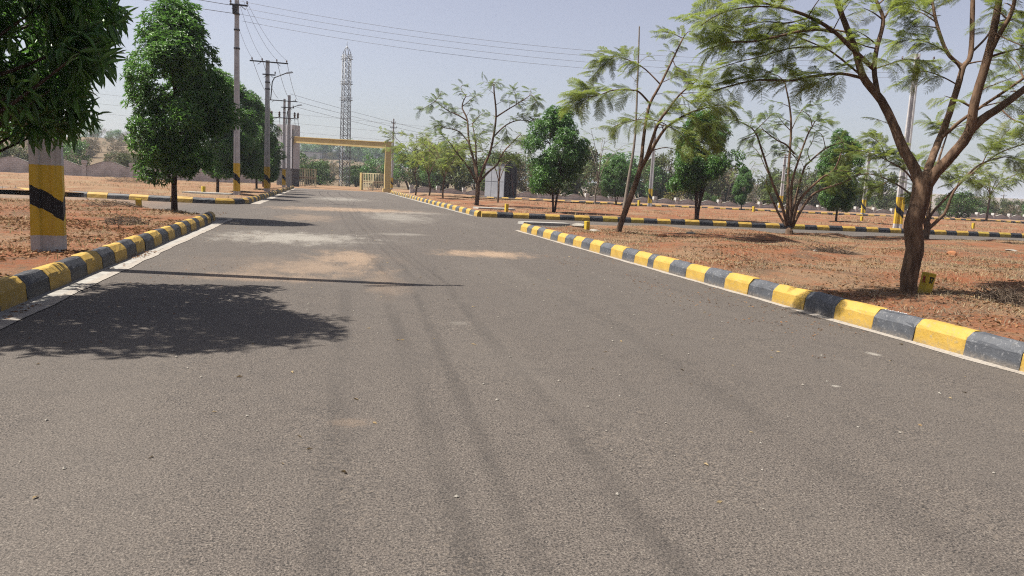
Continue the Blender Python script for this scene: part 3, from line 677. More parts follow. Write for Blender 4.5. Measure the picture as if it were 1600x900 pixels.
# --- the large one on the right
def big_tree():
    g = np.random.default_rng(101); base = gnd(1419, 459, .23); Z = depth(base); pxm = F/Z
    T = lambda *p: tr(Z, p)
    r = lambda px: px/2/pxm
    r = lambda px: px/2/pxm*.9
    limbs = [(T((1418, 466), (1421, 430), (1429, 390), (1427, 350), (1438, 312, .0), (1441, 284)), r(28), r(31)),
             (T((1440, 296), (1428, 262, .05), (1411, 232, .1), (1397, 197, .15), (1377, 157, .2), (1349, 121, .2), (1337, 80, .15), (1323, 43, .1), (1307, 0, 0), (1290, -60, -.1), (1262, -120, -.2)), r(21), r(6)),
             (T((1444, 292), (1451, 262, .2), (1463, 230, .4), (1480, 187, .6), (1497, 133, .7), (1505, 105, .75), (1517, 83, .8), (1520, 0, .9), (1524, -70, 1.0), (1515, -150, 1.0)), r(15), r(6)),
             (T((1446, 294), (1464, 268, -.1), (1488, 242, -.2), (1514, 207, -.3), (1523, 160, -.4), (1543, 90, -.5), (1552, 50, -.55), (1561, 0, -.6), (1572, -60, -.7), (1570, -140, -.7)), r(21), r(8)),
             (T((1516, 204, -.3), (1535, 186, -.35), (1562, 168, -.4), (1600, 140, -.4), (1660, 95, -.4), (1740, 40, -.5), (1800, 0, -.5)), r(16), r(7)),
             (T((1372, 150, .2), (1366, 110, .3), (1370, 76, .4), (1380, 32, .5), (1369, 0, .5), (1352, -60, .6)), r(10), r(5)),
             (T((1505, 105, .75), (1480, 82, .9), (1463, 35, 1.0), (1456, 0, 1.1), (1440, -60, 1.3)), r(8), r(4)),
             (T((1468, 218, .45), (1500, 190, .3), (1533, 167, .2), (1600, 122, .1), (1670, 70, 0)), r(7), r(4)),
             (T((1543, 90, -.5), (1560, 56, -.6), (1581, 18, -.7), (1590, -30, -.8)), r(10), r(5)),
             (T((1366, 108, .3), (1333, 78, .0), (1304, 50, -.3), (1266, 27, -.6), (1226, 13, -.9), (1190, 4, -1.1)), r(9), r(3))]
    tw = lambda pts, w0, w1, n, s, t0=.2: (tr(Z, pts), r(w0), r(w1), n, s, t0)
    twigs = [tw([(1304, 50, -.3), (1278, 46, -.4), (1245, 50, -.6), (1207, 59, -.8), (1173, 65, -1.0), (1140, 66, -1.2), (1110, 76, -1.3)], 6, 2, 26, .55, .1),
             tw([(1348, 122, .2), (1312, 115, -.1), (1259, 121, -.4), (1236, 126, -.6), (1186, 125, -.8), (1150, 132, -1.0), (1115, 142, -1.1)], 6, 2, 24, .55, .12),
             tw([(1346, 118, .2), (1304, 84, .2), (1283, 73, .1), (1249, 59, .0), (1220, 52, 0)], 4, 1.5, 12, .5),
             tw([(1283, 73, .1), (1249, 74, .0), (1228, 77, -.1), (1190, 88, -.3), (1150, 98, -.4), (1112, 110, -.5)], 3, 1.2, 16, .5, .3),
             tw([(1226, 13, -.9), (1190, 10, -1.1), (1150, 14, -1.3), (1120, 24, -1.4), (1095, 40, -1.5)], 3, 1.2, 20, .55, .0),
             tw([(1266, 27, -.6), (1230, 36, -.5), (1195, 34, -.5), (1150, 44, -.6)], 3, 1.2, 14, .5, .2),
             tw([(1307, 0, 0), (1270, -20, -.3), (1220, -30, -.5), (1160, -20, -.8), (1110, -8, -1)], 4, 1.5, 18, .55, .1),
             tw([(1312, 115, -.1), (1290, 126, -.2), (1272, 132, -.3)], 2, 1, 7, .42),
             tw([(1397, 197, .15), (1385, 192, .4), (1370, 186, .6)], 1.5, .8, 2, .35),
             tw([(1370, 76, .4), (1352, 72, .3), (1335, 66, .2), (1318, 70, .1)], 3, 1, 8, .42),
             tw([(1380, 32, .5), (1394, 8, .5), (1405, -10, .6)], 4, 2, 8, .5, .2),
             tw([(1366, 108, .3), (1390, 100, .3), (1420, 92, .4), (1440, 100, .5)], 3, 1.2, 10, .45),
             tw([(1480, 82, .9), (1450, 66, 1.0), (1425, 62, 1.2), (1402, 66, 1.3)], 3, 1, 13, .5, .1),
             tw([(1463, 35, 1.0), (1440, 20, 1.2), (1415, 14, 1.3)], 3, 1, 9, .5),
             tw([(1497, 133, .7), (1468, 118, .9), (1440, 112, 1.0), (1415, 130, 1.1)], 3, 1, 10, .45, .2),
             tw([(1520, 0, .9), (1500, -10, 1.1), (1475, -14, 1.2)], 3, 1, 8, .5),
             tw([(1517, 83, .8), (1540, 60, 1), (1556, 36, 1.2), (1575, 30, 1.3)], 5, 2, 8, .45, .4),
             tw([(1562, 168, -.4), (1580, 185, -.6), (1605, 196, -.8), (1640, 210, -.9)], 3, 1, 8, .5, .3),
             tw([(1581, 18, -.7), (1600, 20, -.8), (1630, 40, -.9)], 4, 2, 10, .5, .2),
             tw([(1552, 50, -.55), (1575, 62, -.8), (1600, 72, -1.0), (1640, 80, -1)], 3, 1, 11, .5, .3),
             tw([(1600, 122, .1), (1590, 100, .4), (1575, 85, .6)], 2, 1, 5, .4),
             tw([(1523, 160, -.4), (1536, 140, -.1), (1560, 130, .2), (1590, 118, .4)], 2.5, 1, 7, .42, .3),
             tw([(1561, 0, -.6), (1600, -40, -.7), (1660, -60, -.9)], 5, 2, 16, .55, .1),
             tw([(1515, -150, 1), (1480, -180, 1.2), (1430, -190, 1.3)], 4, 2, 12, .55, 0),
             tw([(1570, -140, -.7), (1610, -190, -.6), (1650, -230, -.6)], 4, 2, 12, .55, 0)]
    return feather_tree('large feathery tree with a thick bare trunk beside the near right kerb', tuple(base), limbs, twigs, 'leaf_feather', g, 1, None, dens=2.7, fsz=.82, sprout=4, sprout_len=.55)
big_tree()

def lean_tree():
    g = np.random.default_rng(102); base = gnd(966, 367, .2); Z = depth(base); pxm = F/Z; r = lambda px: px/2/pxm*.85
    T = lambda *p: tr(Z, p)
    limbs = [(T((964, 371), (970, 350), (979, 325), (991, 293), (999, 268)), r(11), r(9.5)),
             (T((999, 268), (1003, 243, .1), (1005, 221, .2), (1014, 167, .3), (1032, 132, .4), (1051, 93, .5), (1067, 60, .6)), r(8), r(2.5)),
             (T((1000, 266), (1010, 245, -.2), (1028, 194, -.6), (1045, 170, -.8), (1063, 147, -1.0), (1090, 125, -1.2)), r(7), r(2)),
             (T((999, 268), (1016, 238, -.1), (1030, 214, -.2), (1044, 197, -.3), (1074, 178, -.5), (1098, 170, -.6)), r(7.5), r(2.5))]
    tw = lambda pts, w0, w1, n, s, t0=.2: (tr(Z, pts), r(w0), r(w1), n, s, t0)
    twigs = [tw([(1014, 160, .3), (1000, 145, 0), (989, 141, -.2), (958, 141, -.5), (938, 148, -.8), (915, 152, -1)], 4, 1.5, 17, .85, .35),
             tw([(938, 148, -.8), (920, 140, -.6), (905, 150, -.6), (893, 165, -.6)], 2, 1, 16, .85, .0),
             tw([(1032, 132, .4), (1008, 108, .5), (985, 95, .6), (960, 88, .8), (935, 92, 1)], 3, 1, 18, .8, .25),
             tw([(960, 88, .8), (945, 100, .9), (925, 120, 1)], 2, 1, 10, .75, .0),
             tw([(1014, 237, 0), (1035, 231, .3), (1050, 232, .5), (1066, 238, .7)], 2.5, 1, 3, .6, .5),
             tw([(1044, 197, -.3), (1030, 190, -.8), (1005, 186, -1.2), (975, 192, -1.4), (955, 200, -1.5)], 2, 1, 14, .7, .3),
             tw([(1074, 178, -.5), (1095, 190, -.7), (1115, 205, -.9), (1122, 228, -1)], 2, 1, 17, .75, .1),
             tw([(1098, 170, -.6), (1120, 165, -.8), (1140, 168, -1)], 2, 1, 11, .75, .1),
             tw([(1063, 147, -1), (1080, 160, -1.3), (1100, 150, -1.5)], 2, 1, 9, .7, .1),
             tw([(1051, 93, .5), (1060, 110, .3), (1080, 118, .1)], 2, 1, 9, .7, .2),
             tw([(1067, 60, .6), (1075, 50, .6), (1090, 48, .6)], 2, 1, 7, .7, .0),
             tw([(1067, 60, .6), (1050, 52, .6), (1035, 50, .6)], 2, 1, 6, .6, .0),
             tw([(1028, 194, -.6), (1050, 200, -.9), (1070, 215, -1.1), (1085, 240, -1.2)], 2, 1, 13, .7, .2)]
    return feather_tree('leaning feathery tree with a slanted brown trunk by the near right kerb', tuple(base), limbs, twigs, 'leaf_feather', g, 1, dens=2.8, fsz=.8, sprout=6, sprout_len=.7)
lean_tree()

def multi_tree():
    g = np.random.default_rng(103); base = gnd(1233, 366, .2); Z = depth(base); pxm = F/Z; r = lambda px: px/2/pxm*.85
    T = lambda *p: tr(Z, p)
    limbs = [(T((1232, 372), (1233, 366), (1233, 361)), r(18), r(13)),
             (T((1230, 352), (1221, 320, -.2), (1206, 283, -.4), (1191, 237, -.6), (1179, 205, -.7), (1160, 192, -.9)), r(6), r(2)),
             (T((1231, 352), (1231, 310, .2), (1232, 268, .3), (1236, 205, .4), (1234, 167, .5), (1226, 128, .5)), r(7), r(2.5)),
             (T((1235, 352), (1236, 310, -.2), (1238, 283, -.3), (1247, 252, -.4), (1261, 213, -.5), (1269, 198, -.6)), r(6), r(2)),
             (T((1236, 352), (1240, 325, .4), (1246, 300, .5), (1256, 264, .6), (1266, 252, .7), (1290, 232, .9), (1316, 222, 1.0)), r(6), r(2)),
             (T((1237, 352), (1247, 318, -.3), (1260, 300, -.5), (1284, 278, -.7), (1304, 264, -.8), (1314, 240, -.9)), r(6.5), r(2)),
             (T((1238, 355), (1252, 328, .1), (1270, 304, .2), (1296, 292, .2), (1320, 284, .3), (1345, 270, .3)), r(6), r(2)),
             (T((1229, 354), (1219, 338, .2), (1209, 318, .3), (1200, 296, .4), (1197, 282, .5)), r(5), r(2)),
             (T((1241, 240, -.3), (1228, 226, -.5), (1214, 219, -.7), (1191, 202, -.9)), r(4), r(1.5))]
    tw = lambda pts, w0, w1, n, s, t0=.2: (tr(Z, pts), r(w0), r(w1), n, s, t0)
    twigs = [tw([(1160, 192, -.9), (1148, 188, -1), (1132, 188, -1.1)], 2, 1, 11, .7, .0), tw([(1179, 205, -.7), (1195, 190, -.9), (1206, 178, -1)], 2, 1, 6, .6),
             tw([(1191, 202, -.9), (1178, 212, -1), (1160, 218, -1)], 2, 1, 7, .65, 0), tw([(1226, 128, .5), (1215, 118, .5), (1200, 116, .5)], 2, 1, 8, .7, 0),
             tw([(1226, 128, .5), (1240, 122, .6), (1255, 126, .6)], 2, 1, 7, .7, 0), tw([(1236, 205, .4), (1246, 184, .3), (1258, 168, .2), (1284, 162, .1)], 2, 1, 7, .6, .4),
             tw([(1269, 198, -.6), (1278, 186, -.6), (1296, 188, -.7)], 2, 1, 9, .65, 0), tw([(1269, 198, -.6), (1265, 182, -.7), (1252, 172, -.8)], 2, 1, 5, .6, .2),
             tw([(1290, 232, .9), (1285, 212, 1), (1275, 205, 1)], 2, 1, 6, .6, .2), tw([(1314, 240, -.9), (1318, 226, -1), (1310, 214, -1)], 1.5, 1, 5, .6, .2),
             tw([(1266, 252, .7), (1262, 236, .8), (1270, 220, .8), (1273, 206, .8)], 2, 1, 3, .5, .5), tw([(1206, 283, -.4), (1196, 262, -.2), (1186, 240, 0), (1172, 224, .1)], 2, 1, 6, .6, .5),
             tw([(1320, 284, .3), (1340, 278, .2), (1360, 282, .1)], 1.5, 1, 7, .65, 0), tw([(1236, 205, .4), (1222, 190, .6), (1212, 176, .7)], 2, 1, 5, .55, .2),
             tw([(1247, 252, -.4), (1234, 238, -.6), (1216, 234, -.7)], 1.5, 1, 3, .5, .5), tw([(1304, 264, -.8), (1326, 268, -1), (1350, 262, -1)], 1.5, 1, 6, .6, .2)]
    return feather_tree('sparse feathery tree with many thin stems from one base on the right verge', tuple(base), limbs, twigs, 'leaf_feather_b', g, 1, dens=2.6, fsz=.8, sprout=5, sprout_len=.7)
multi_tree()

def back_tree():
    g = np.random.default_rng(104); base = gnd(1446, 374, .2); Z = depth(base); pxm = F/Z; r = lambda px: px/2/pxm*.85
    T = lambda *p: tr(Z, p)
    limbs = [(T((1444, 380), (1446, 368), (1450, 352)), r(15), r(11)),
             (T((1449, 354), (1452, 320, .2), (1458, 280, .4), (1470, 240, .6), (1480, 210, .8)), r(8), r(2.5)),
             (T((1450, 358), (1470, 340, -.2), (1478, 330, -.3), (1490, 300, -.4), (1510, 275, -.5), (1535, 255, -.7), (1570, 245, -.9)), r(7), r(2)),
             (T((1447, 356), (1455, 335, .3), (1470, 318, .5), (1495, 292, .6), (1520, 270, .7), (1560, 240, .9), (1600, 225, 1.0)), r(6), r(2)),
             (T((1446, 356), (1441, 325, -.4), (1432, 295, -.6), (1415, 268, -.9), (1385, 250, -1.1)), r(6), r(2)),
             (T((1441, 325, -.4), (1418, 300, -.2), (1390, 282, 0), (1360, 272, .2), (1335, 275, .3)), r(4), r(1.5))]
    tw = lambda pts, w0, w1, n, s, t0=.2: (tr(Z, pts), r(w0), r(w1), n, s, t0)
    twigs = [tw([(1385, 250, -1.1), (1362, 240, -1.2), (1338, 236, -1.3), (1316, 244, -1.4)], 2, 1, 26, .75, 0), tw([(1385, 250, -1.1), (1376, 226, -1.0), (1358, 212, -.9)], 2, 1, 18, .75, 0),
             tw([(1335, 275, .3), (1316, 276, .3), (1296, 284, .3)], 2, 1, 16, .7, 0), tw([(1415, 268, -.9), (1408, 246, -.8), (1402, 226, -.8)], 2, 1, 16, .75, 0),
             tw([(1480, 210, .8), (1470, 196, .9), (1452, 190, 1)], 2, 1, 16, .75, 0), tw([(1480, 210, .8), (1500, 196, .9), (1525, 196, .9)], 2, 1, 14, .75, 0),
             tw([(1458, 280, .4), (1440, 262, .6), (1428, 250, .8)], 2, 1, 14, .75, 0), tw([(1458, 280, .4), (1478, 268, .2), (1490, 280, .1)], 2, 1, 12, .7, .2),
             tw([(1570, 245, -.9), (1595, 250, -1), (1620, 262, -1)], 2, 1, 20, .8, 0), tw([(1600, 225, 1), (1620, 215, 1), (1640, 210, 1)], 2, 1, 16, .8, 0),
             tw([(1560, 240, .9), (1565, 215, .8), (1580, 200, .7)], 2, 1, 18, .8, 0), tw([(1535, 255, -.7), (1548, 232, -.9), (1565, 218, -1)], 2, 1, 14, .75, 0),
             tw([(1510, 275, -.5), (1528, 286, -.6), (1548, 300, -.7)], 2, 1, 12, .7, .1), tw([(1452, 320, .2), (1436, 306, 0), (1424, 300, -.2)], 2, 1, 12, .7, .1),
             tw([(1390, 282, 0), (1372, 292, 0), (1350, 296, .1)], 2, 1, 14, .7, .1)]
    return feather_tree('bushy feathery tree with several stems behind the thick trunk', tuple(base), limbs, twigs, 'leaf_feather', g, 1, dens=2.4, fsz=.9, sprout=4, sprout_len=.7)
back_tree()

def tree745():
    g = np.random.default_rng(105); base = gnd(745, 322, .18); Z = depth(base); pxm = F/Z; r = lambda px: px/2/pxm
    T = lambda *p: tr(Z, p)
    limbs = [(T((744, 326), (746, 305), (747, 285)), r(7), r(6.5)),
             (T((747, 287), (740, 250, .3), (733, 223, .5), (730, 187, .8), (722, 167, 1), (728, 150, 1.1)), r(4.5), r(1.5)),
             (T((747, 287), (757, 258, -.3), (767, 233, -.5), (775, 183, -.8), (772, 143, -1), (772, 132, -1)), r(5), r(1.5)),
             (T((748, 285), (764, 268, .3), (777, 257, .6), (788, 236, .9), (813, 210, 1.3)), r(4), r(1.3)),
             (T((746, 288), (732, 262, -.4), (717, 243, -.8), (703, 223, -1.2)), r(4), r(1.3)),
             (T((747, 284), (744, 250, 0), (743, 222, 0), (738, 193, 0)), r(3.5), r(1.3)),
             (T((732, 190, .8), (716, 180, .7), (700, 173, .6), (680, 158, .5)), r(2.5), r(1)),
             (T((775, 183, -.8), (792, 172, -1), (807, 163, -1.2), (830, 148, -1.5)), r(2.5), r(1)),
             (T((770, 215, -.6), (790, 196, -.6), (810, 188, -.6), (830, 190, -.5)), r(2.5), r(1)),
             (T((733, 223, .5), (716, 205, .7), (695, 200, 1.0)), r(2.3), r(1))]
    tw = lambda pts, n, s, t0=0.: (tr(Z, pts), r(1.3), r(.7), n, s, t0)
    twigs = [tw([(680, 158, .5), (668, 166, .4), (655, 172, .3)], 8, .85), tw([(680, 158, .5), (686, 150, .6), (690, 142, .7)], 6, .8), tw([(728, 150, 1.1), (720, 138, 1.2), (724, 132, 1.3)], 6, .8), tw([(722, 167, 1), (740, 152, 1), (750, 148, 1)], 7, .8),
             tw([(772, 132, -1), (768, 130, -1), (780, 128, -1)], 5, .8), tw([(830, 148, -1.5), (838, 158, -1.6), (830, 165, -1.6)], 9, .9), tw([(807, 163, -1.2), (805, 146, -1), (800, 140, -1)], 7, .85),
             tw([(830, 190, -.5), (836, 184, -.4), (838, 196, -.4)], 9, .9), tw([(813, 210, 1.3), (822, 222, 1.4), (826, 240, 1.5)], 12, .9), tw([(788, 236, .9), (800, 240, 1), (812, 252, 1)], 10, .85),
             tw([(703, 223, -1.2), (694, 214, -1.3), (684, 206, -1.4)], 9, .85), tw([(695, 200, 1), (684, 196, 1.1), (676, 202, 1.2)], 8, .85), tw([(717, 243, -.8), (704, 245, -.9), (696, 252, -1)], 8, .85),
             tw([(738, 193, 0), (748, 182, 0), (755, 176, 0)], 6, .8), tw([(790, 196, -.6), (792, 210, -.5), (798, 220, -.4)], 8, .85), tw([(743, 222, 0), (752, 208, .2), (758, 202, .3)], 6, .8), tw([(767, 233, -.5), (780, 222, -.3), (786, 214, -.2)], 6, .8)]
    return feather_tree('slender feathery tree with spreading bare boughs in front of the grey shed', tuple(base), limbs, twigs, 'leaf_feather_b', g, 1, dens=2.8, fsz=.72, sprout=9, sprout_len=.85)
tree745()

def wild_feather(label, x, y, z, h, spread, seed, mat, nstem=4, dens=9, group=None, fr=1.0, barkm='bark', clear=.3, tr_r=.08):
    g = np.random.default_rng(seed); base = np.array([x, y, z]); limbs = [([base+[0, 0, -.1], base+[g.normal(0, .05), g.normal(0, .05), h*clear*.5], base+[g.normal(0, .08), g.normal(0, .08), h*clear]], tr_r, tr_r*.8)]; twigs = []
    top = limbs[0][0][-1]
    for s in range(nstem):
        an = 6.28*s/nstem+g.uniform(-.5, .5); e = top+np.array([math.cos(an)*spread*.75, math.sin(an)*spread*.75, h*(1-clear)*g.uniform(.55, .9)])
        m = top*.5+e*.5+np.array([math.cos(an)*-spread*.12, math.sin(an)*-spread*.12, h*.04]); pts = [top, m, e]; limbs.append((pts, tr_r*.5, .012))
        c = curve(pts, 6)
        for b in range(5):
            q = c[4+b*2 if 4+b*2 < len(c) else -1]; a2 = an+g.uniform(-1.3, 1.3); f = q+np.array([math.cos(a2), math.sin(a2), g.uniform(-.05, .35)])*spread*g.uniform(.3, .55)
            twigs.append(([q, (q+f)/2+[0, 0, .08], f], .016, .006, dens, .75*fr, .15))
    return feather_tree(label, tuple(base), limbs, twigs, mat, g, 1, group, individual=False, barkm=barkm)
wild_feather('low spreading feathery tree right of the yellow gate pillar', 8.9, 76, .15, 6.2, 3.0, 201, 'leaf_feather', 5, 12, None, 1.1)
wild_feather('feathery tree second from the gate pillar on the right verge', 9.1, 67.5, .15, 5.6, 2.7, 202, 'leaf_feather', 5, 12, None, 1.1)
wild_feather('feathery tree with a dark stem left of the slender bare boughed tree', 9.2, 60.0, .15, 5.2, 2.5, 203, 'leaf_feather', 5, 11, None, 1.05)
q = gnd(1541, 345, .15); wild_feather('umbrella shaped feathery tree near the right wall', q[0], q[1], .15, 7.0, 3.2, 204, 'leaf_feather', 6, 12, None, 1.3, clear=.42, tr_r=.12)
q = gnd(930, 320, .15); wild_feather('nearly bare feathery tree between the two dense trees', q[0], q[1], .15, 7.5, 2.6, 205, 'leaf_feather_b', 5, 3, None, 1.0, 'bark_pale', .25)
q = gnd(1190, 330, .15); wild_feather('thin grey stemmed tree in front of the right wall', q[0], q[1]+4, .1, 6.0, 2.2, 206, 'leaf_feather_b', 4, 4, None, .9, 'bark_pale', .3)
q = gnd(800, 318, .15); wild_feather('bare forked sapling beside the grey shed', q[0]-1.8, q[1]-3, .15, 4.4, 1.9, 207, 'leaf_feather_b', 4, 2, None, .8, 'bark', .35, .07)
# tall thin stem rising through the leaning tree
g_ = np.random.default_rng(301); b_ = gnd(975, 329, .15); Zb = depth(b_); pm = F/Zb
feather_tree('very tall thin pale stem rising behind the leaning tree', tuple(b_), [(tr(Zb, [(974, 330), (983, 275), (992, 215), (996, 130), (999, 42)]), 2.6/pm, 1.0/pm)],
             [(tr(Zb, [(996, 130), (985, 118, .4), (975, 112, .6)]), .02, .008, 4, .8, .4), (tr(Zb, [(994, 190), (1006, 175, .3), (1015, 170, .5)]), .02, .008, 3, .8, .4), (tr(Zb, [(997, 100), (1008, 90, -.3), (1016, 88, -.4)]), .02, .008, 4, .8, .3)],
             'leaf_feather_b', g_, 1, None, 'thin_tree', 'bark_pale', False)

# ------------------------------------------------------------------ concrete power poles
MP = {'near': m_pole('near_pole_paint', .25, 1.24, .775, .27, .58), 'std': m_pole('pole_paint', .25, 1.75, 1.05, .36, .9)}
def ring_insulators(b, x, z, y=0): b.lathe([(.02, 0), (.02, .06), (.055, .07), (.055, .11), (.03, .12), (.05, .15), (.02, .20), (.0, .205)], (x, y, z), 7)
def pole(label, loc, h, w=.30, d=.20, mat='std', arms=(), bands=(), lamp=None, extra=None, group=None, rz=0.0, name='power_pole', lean=0.0, boxes=()):
    root = tag(empty(name, loc, rz), label, 'pole', group); root.rotation_euler.y = lean
    b = MB(); V = []; secs = [(-.3, 1.0), (.0, 1.0), (h*.5, .8), (h, .58)]
    prof = [(-.5, -.5), (-.22, -.5), (-.16, -.36), (.16, -.36), (.22, -.5), (.5, -.5), (.5, .5), (.22, .5), (.16, .36), (-.16, .36), (-.22, .5), (-.5, .5)]
    for z, s in secs: V += [(x*w*s, y*d*s, z) for x, y in prof]
    n = len(prof); Fs = [(i*n+j, i*n+(j+1) % n, (i+1)*n+(j+1) % n, (i+1)*n+j) for i in range(len(secs)-1) for j in range(n)]
    b.add(V, Fs); b.add(V[-n:], [(0, 1, 2, 9, 10, 11), (2, 3, 8, 9), (3, 4, 5, 6, 7, 8)]); b.build('shaft', MP[mat], root)
    for (z, half, ins, off) in arms:
        a = MB(); a.box((off, -d*.45, z), (half*2, .07, .08)); a.box((off-half*.5, -d*.45, z-.12), (.03, .03, .3), rot=Matrix.Rotation(.9, 3, 'Y')); a.box((off+half*.5, -d*.45, z-.12), (.03, .03, .3), rot=Matrix.Rotation(-.9, 3, 'Y'))
        ar = a.build('cross_arm', M['dark_steel'], root)
        for x in ins:
            i_ = MB(); ring_insulators(i_, off+x, z+.04, -d*.45); i_.build('insulator', M['porcelain'], ar)
    for z in bands:
        a = MB(); s = 1-.42*z/h; a.box((0, 0, z), (w*s+.06, d*s+.06, .07)); a.build('clamp', M['dark_steel'], root)
    if lamp:
        z, ln, sg = lamp; a = MB(); a.tube([(sg*w*.5, 0, z-1.6), (sg*(w*.5+.1), 0, z-.4), (sg*(w*.5+.25), 0, z-.1), (sg*(w*.5+ln), 0, z+.25)], .035, 6); lo = a.build('lamp_arm', M['dark_steel'], root)
        a = MB(); a.box((sg*(w*.5+ln+.22), 0, z+.31), (.5, .2, .1), rot=Matrix.Rotation(-sg*.22, 3, 'Y'), taper=.75); a.build('lamp_head', M['steel'], lo)
    for (x, z, sx, sz) in boxes:
        a = MB(); a.box((x, -d*.6, z), (sx, .2, sz)); a.box((x, -d*.6-.105, z), (sx*.8, .012, sz*.8)); a.build('service_box', M['dark_steel'], root)
    return root
pn = gnd(77, 391, .25)
pole('thick painted concrete pole with a black slanting band under the dark tree', (pn[0], pn[1], .22), 9.35, .42, .22, 'near', [(9.0, .7, (-.6, .6), 0)], (8.2,), rz=R_(9))
q = gnd(370, 306, .2); P2 = (q[0], q[1], .2)
pole('tall grey pole with a yellow and black base standing in the dense tree row', P2, 11.2, .34, .24, 'std', [(9.95, .45, (-.4, .42), .1)], (9.5, 8.7, 7.75), rz=R_(0), boxes=[(-.1, 9.7, .2, .45)])
q = gnd(417, 300, .2); P3 = (q[0], q[1], .2)
pole('grey pole carrying a wide cross arm and a bent street lamp arm', P3, 8.9, .42, .28, 'std', [(8.78, 1.25, (-1.1, -.45, .5, 1.15), .1), (7.95, .42, (.4,), .1)], (7.45, 7.0), lamp=(7.9, 1.0, 1))
P4 = (-3.75, 77.0, .2)
r4 = pole('double transformer pole with two cross arms behind the dense row', P4, 8.4, .34, .26, 'std', [(8.2, 1.5, (-1.3, 1.3), -.3), (6.6, 1.4, (), -.1), (7.6, .6, (.5,), .3)], (7.1,), lamp=(7.6, 1.0, 1))
b = MB(); b.box((.42, .35, 4.4), (.34, .26, 8.8), taper=.75); b.build('second_shaft', M['concrete'], r4)
for x in (-1.15, -.45, .95, 1.25):
    b = MB(); b.lathe([(.05, 0), (.11, .05), (.07, .16), (.12, .22), (.07, .33), (.12, .4), (.03, .55)], (x, -.12, 6.66), 7); b.build('insulator', M['porcelain'], r4)
    b = MB(); b.tube([(x, -.12, 6.6), (x+.08, -.1, 5.6), (x*.6, 0, 4.6)], .025, 4); b.build('cable', M['wire'], r4)
for k_, (x, lab) in enumerate(((-5.35, 'slim rusty pole left of the transformer poles'), (-4.85, 'second slim rusty pole close to the transformer poles'))):
    rt = tag(empty('steel_pole', (x, 76.0+k_*.6, .15)), lab, 'pole', 'slim rusty poles'); b = MB(); b.tube([(-.2, 0, 0), (-.35+.1*k_, 0, 7.6-.15*k_)], [.12, .10], 8); b.build('shaft', M['rust'], rt)
    b = MB(); ring_insulators(b, -.35+.1*k_, 7.6-.15*k_); b.build('insulator', M['porcelain'], rt); b = MB(); b.box((-.3, 0, 6.9), (.5, .08, .08)); b.build('cross_arm', M['dark_steel'], rt)
q = gnd(1402, 356, .2); PR1 = (q[0], q[1], .18)
pole('pale pole with a bright yellow base and black stripe behind the side road kerb', PR1, 9.6, .42, .32, 'std', [(9.2, .9, (-.8, 0, .8), 0)], (8.2,), rz=R_(-25))
PR = {}
for px, py, hh, lab in ((1348, 336, 7.5, 'slim pale pole with a yellow base beyond the dense single stem tree'), (1015, 321, 8.4, 'slim leaning pale pole with a yellow base right of the leaning tree'),
                        (1219, 328, 6.8, 'plain pale pole behind the many stemmed tree'), (1564, 336, 5.5, 'short pale pole behind the right wall near the picture edge')):
    q = gnd(px, py, .15); PR[px] = (q[0], q[1], .13); pole(lab, PR[px], hh, .42, .34, 'std', [(hh-.4, .8, (-.7, .7), 0)], (hh-1.4,), rz=R_(-20))
Pq = at(612, 300, 112); P6 = (Pq[0], Pq[1], 0.0)
pole('dark pole with stacked cross arms beyond the yellow gate pillar', P6, 10.3, .34, .28, 'std', [(9.7, .35, (-.3, .3), 0), (9.0, .5, (-.4, .4), 0), (8.2, 1.5, (-1.3, 1.3), 0)], ())

def wire(a, c, sag, label, group, rad=.016):
    a = np.array(a, float); c = np.array(c, float); pts = []
    for i in range(25):
        t = i/24; p = a+(c-a)*t; p[2] -= sag*4*t*(1-t); pts.append(p-a)
    b = MB(); b.tube(pts, rad, 4); tag(b.build('power_line', M['wire'], None, tuple(a)), label, 'cable', group)
def P(p, dx, z, dy=-.12): return (p[0]+dx, p[1]+dy, p[2]+z)
for i, (dx, dz) in enumerate(((-.9, 9.2), (0, 9.0), (.8, 8.7), (.3, 8.4))):
    wire(P(P2, -.3+i*.2, 10.2-.35*i), P(PR1, dx, dz), 1.0, 'long wire crossing the sky from the left pole to the right pole', 'wires over the road', .0075)
for dx2, dx3 in ((-.3, -1.0), (.1, -.35), (.35, .6), (.5, 1.25)):
    wire(P(P2, dx2, 10.15), P(P3, dx3, 8.98), .35, 'wire between the first and second far left poles', 'wires along the left poles', .008)
    wire(P(P3, dx3, 8.98), P(P4, dx3*1.1-.2, 8.4), .4, 'wire from the lamp pole to the transformer pole', 'wires to the transformer', .014)
    wire(P(P2, dx2, 10.15), (pn[0]+dx2, pn[1], 9.3), .4, 'wire running overhead from the near painted pole', 'wires from the near pole', .005)
for i in range(3):
    wire(P(P4, .5+.3*i, 8.9-.6*i), (34+i, 118, 6.9-.5*i), .6, 'wire passing above the gate beam to the right', 'wires above the gate', .014)
for i in range(3):
    wire((-60, 150+i*4, 14.8-1.5*i), (170, 175+i*4, 13.8-1.5*i), 2.0, 'faint far wire low across the sky', 'far wires', .018)
wire(P(P2, -.3, 9.9), (-48, 30, 13.5), .8, 'wire leading out of the picture at the upper left', 'wires to the left', .014)
wire(P(P2, -.2, 9.5), (-48, 31, 12.6), .8, 'wire leading out of the picture at the upper left', 'wires to the left', .014)

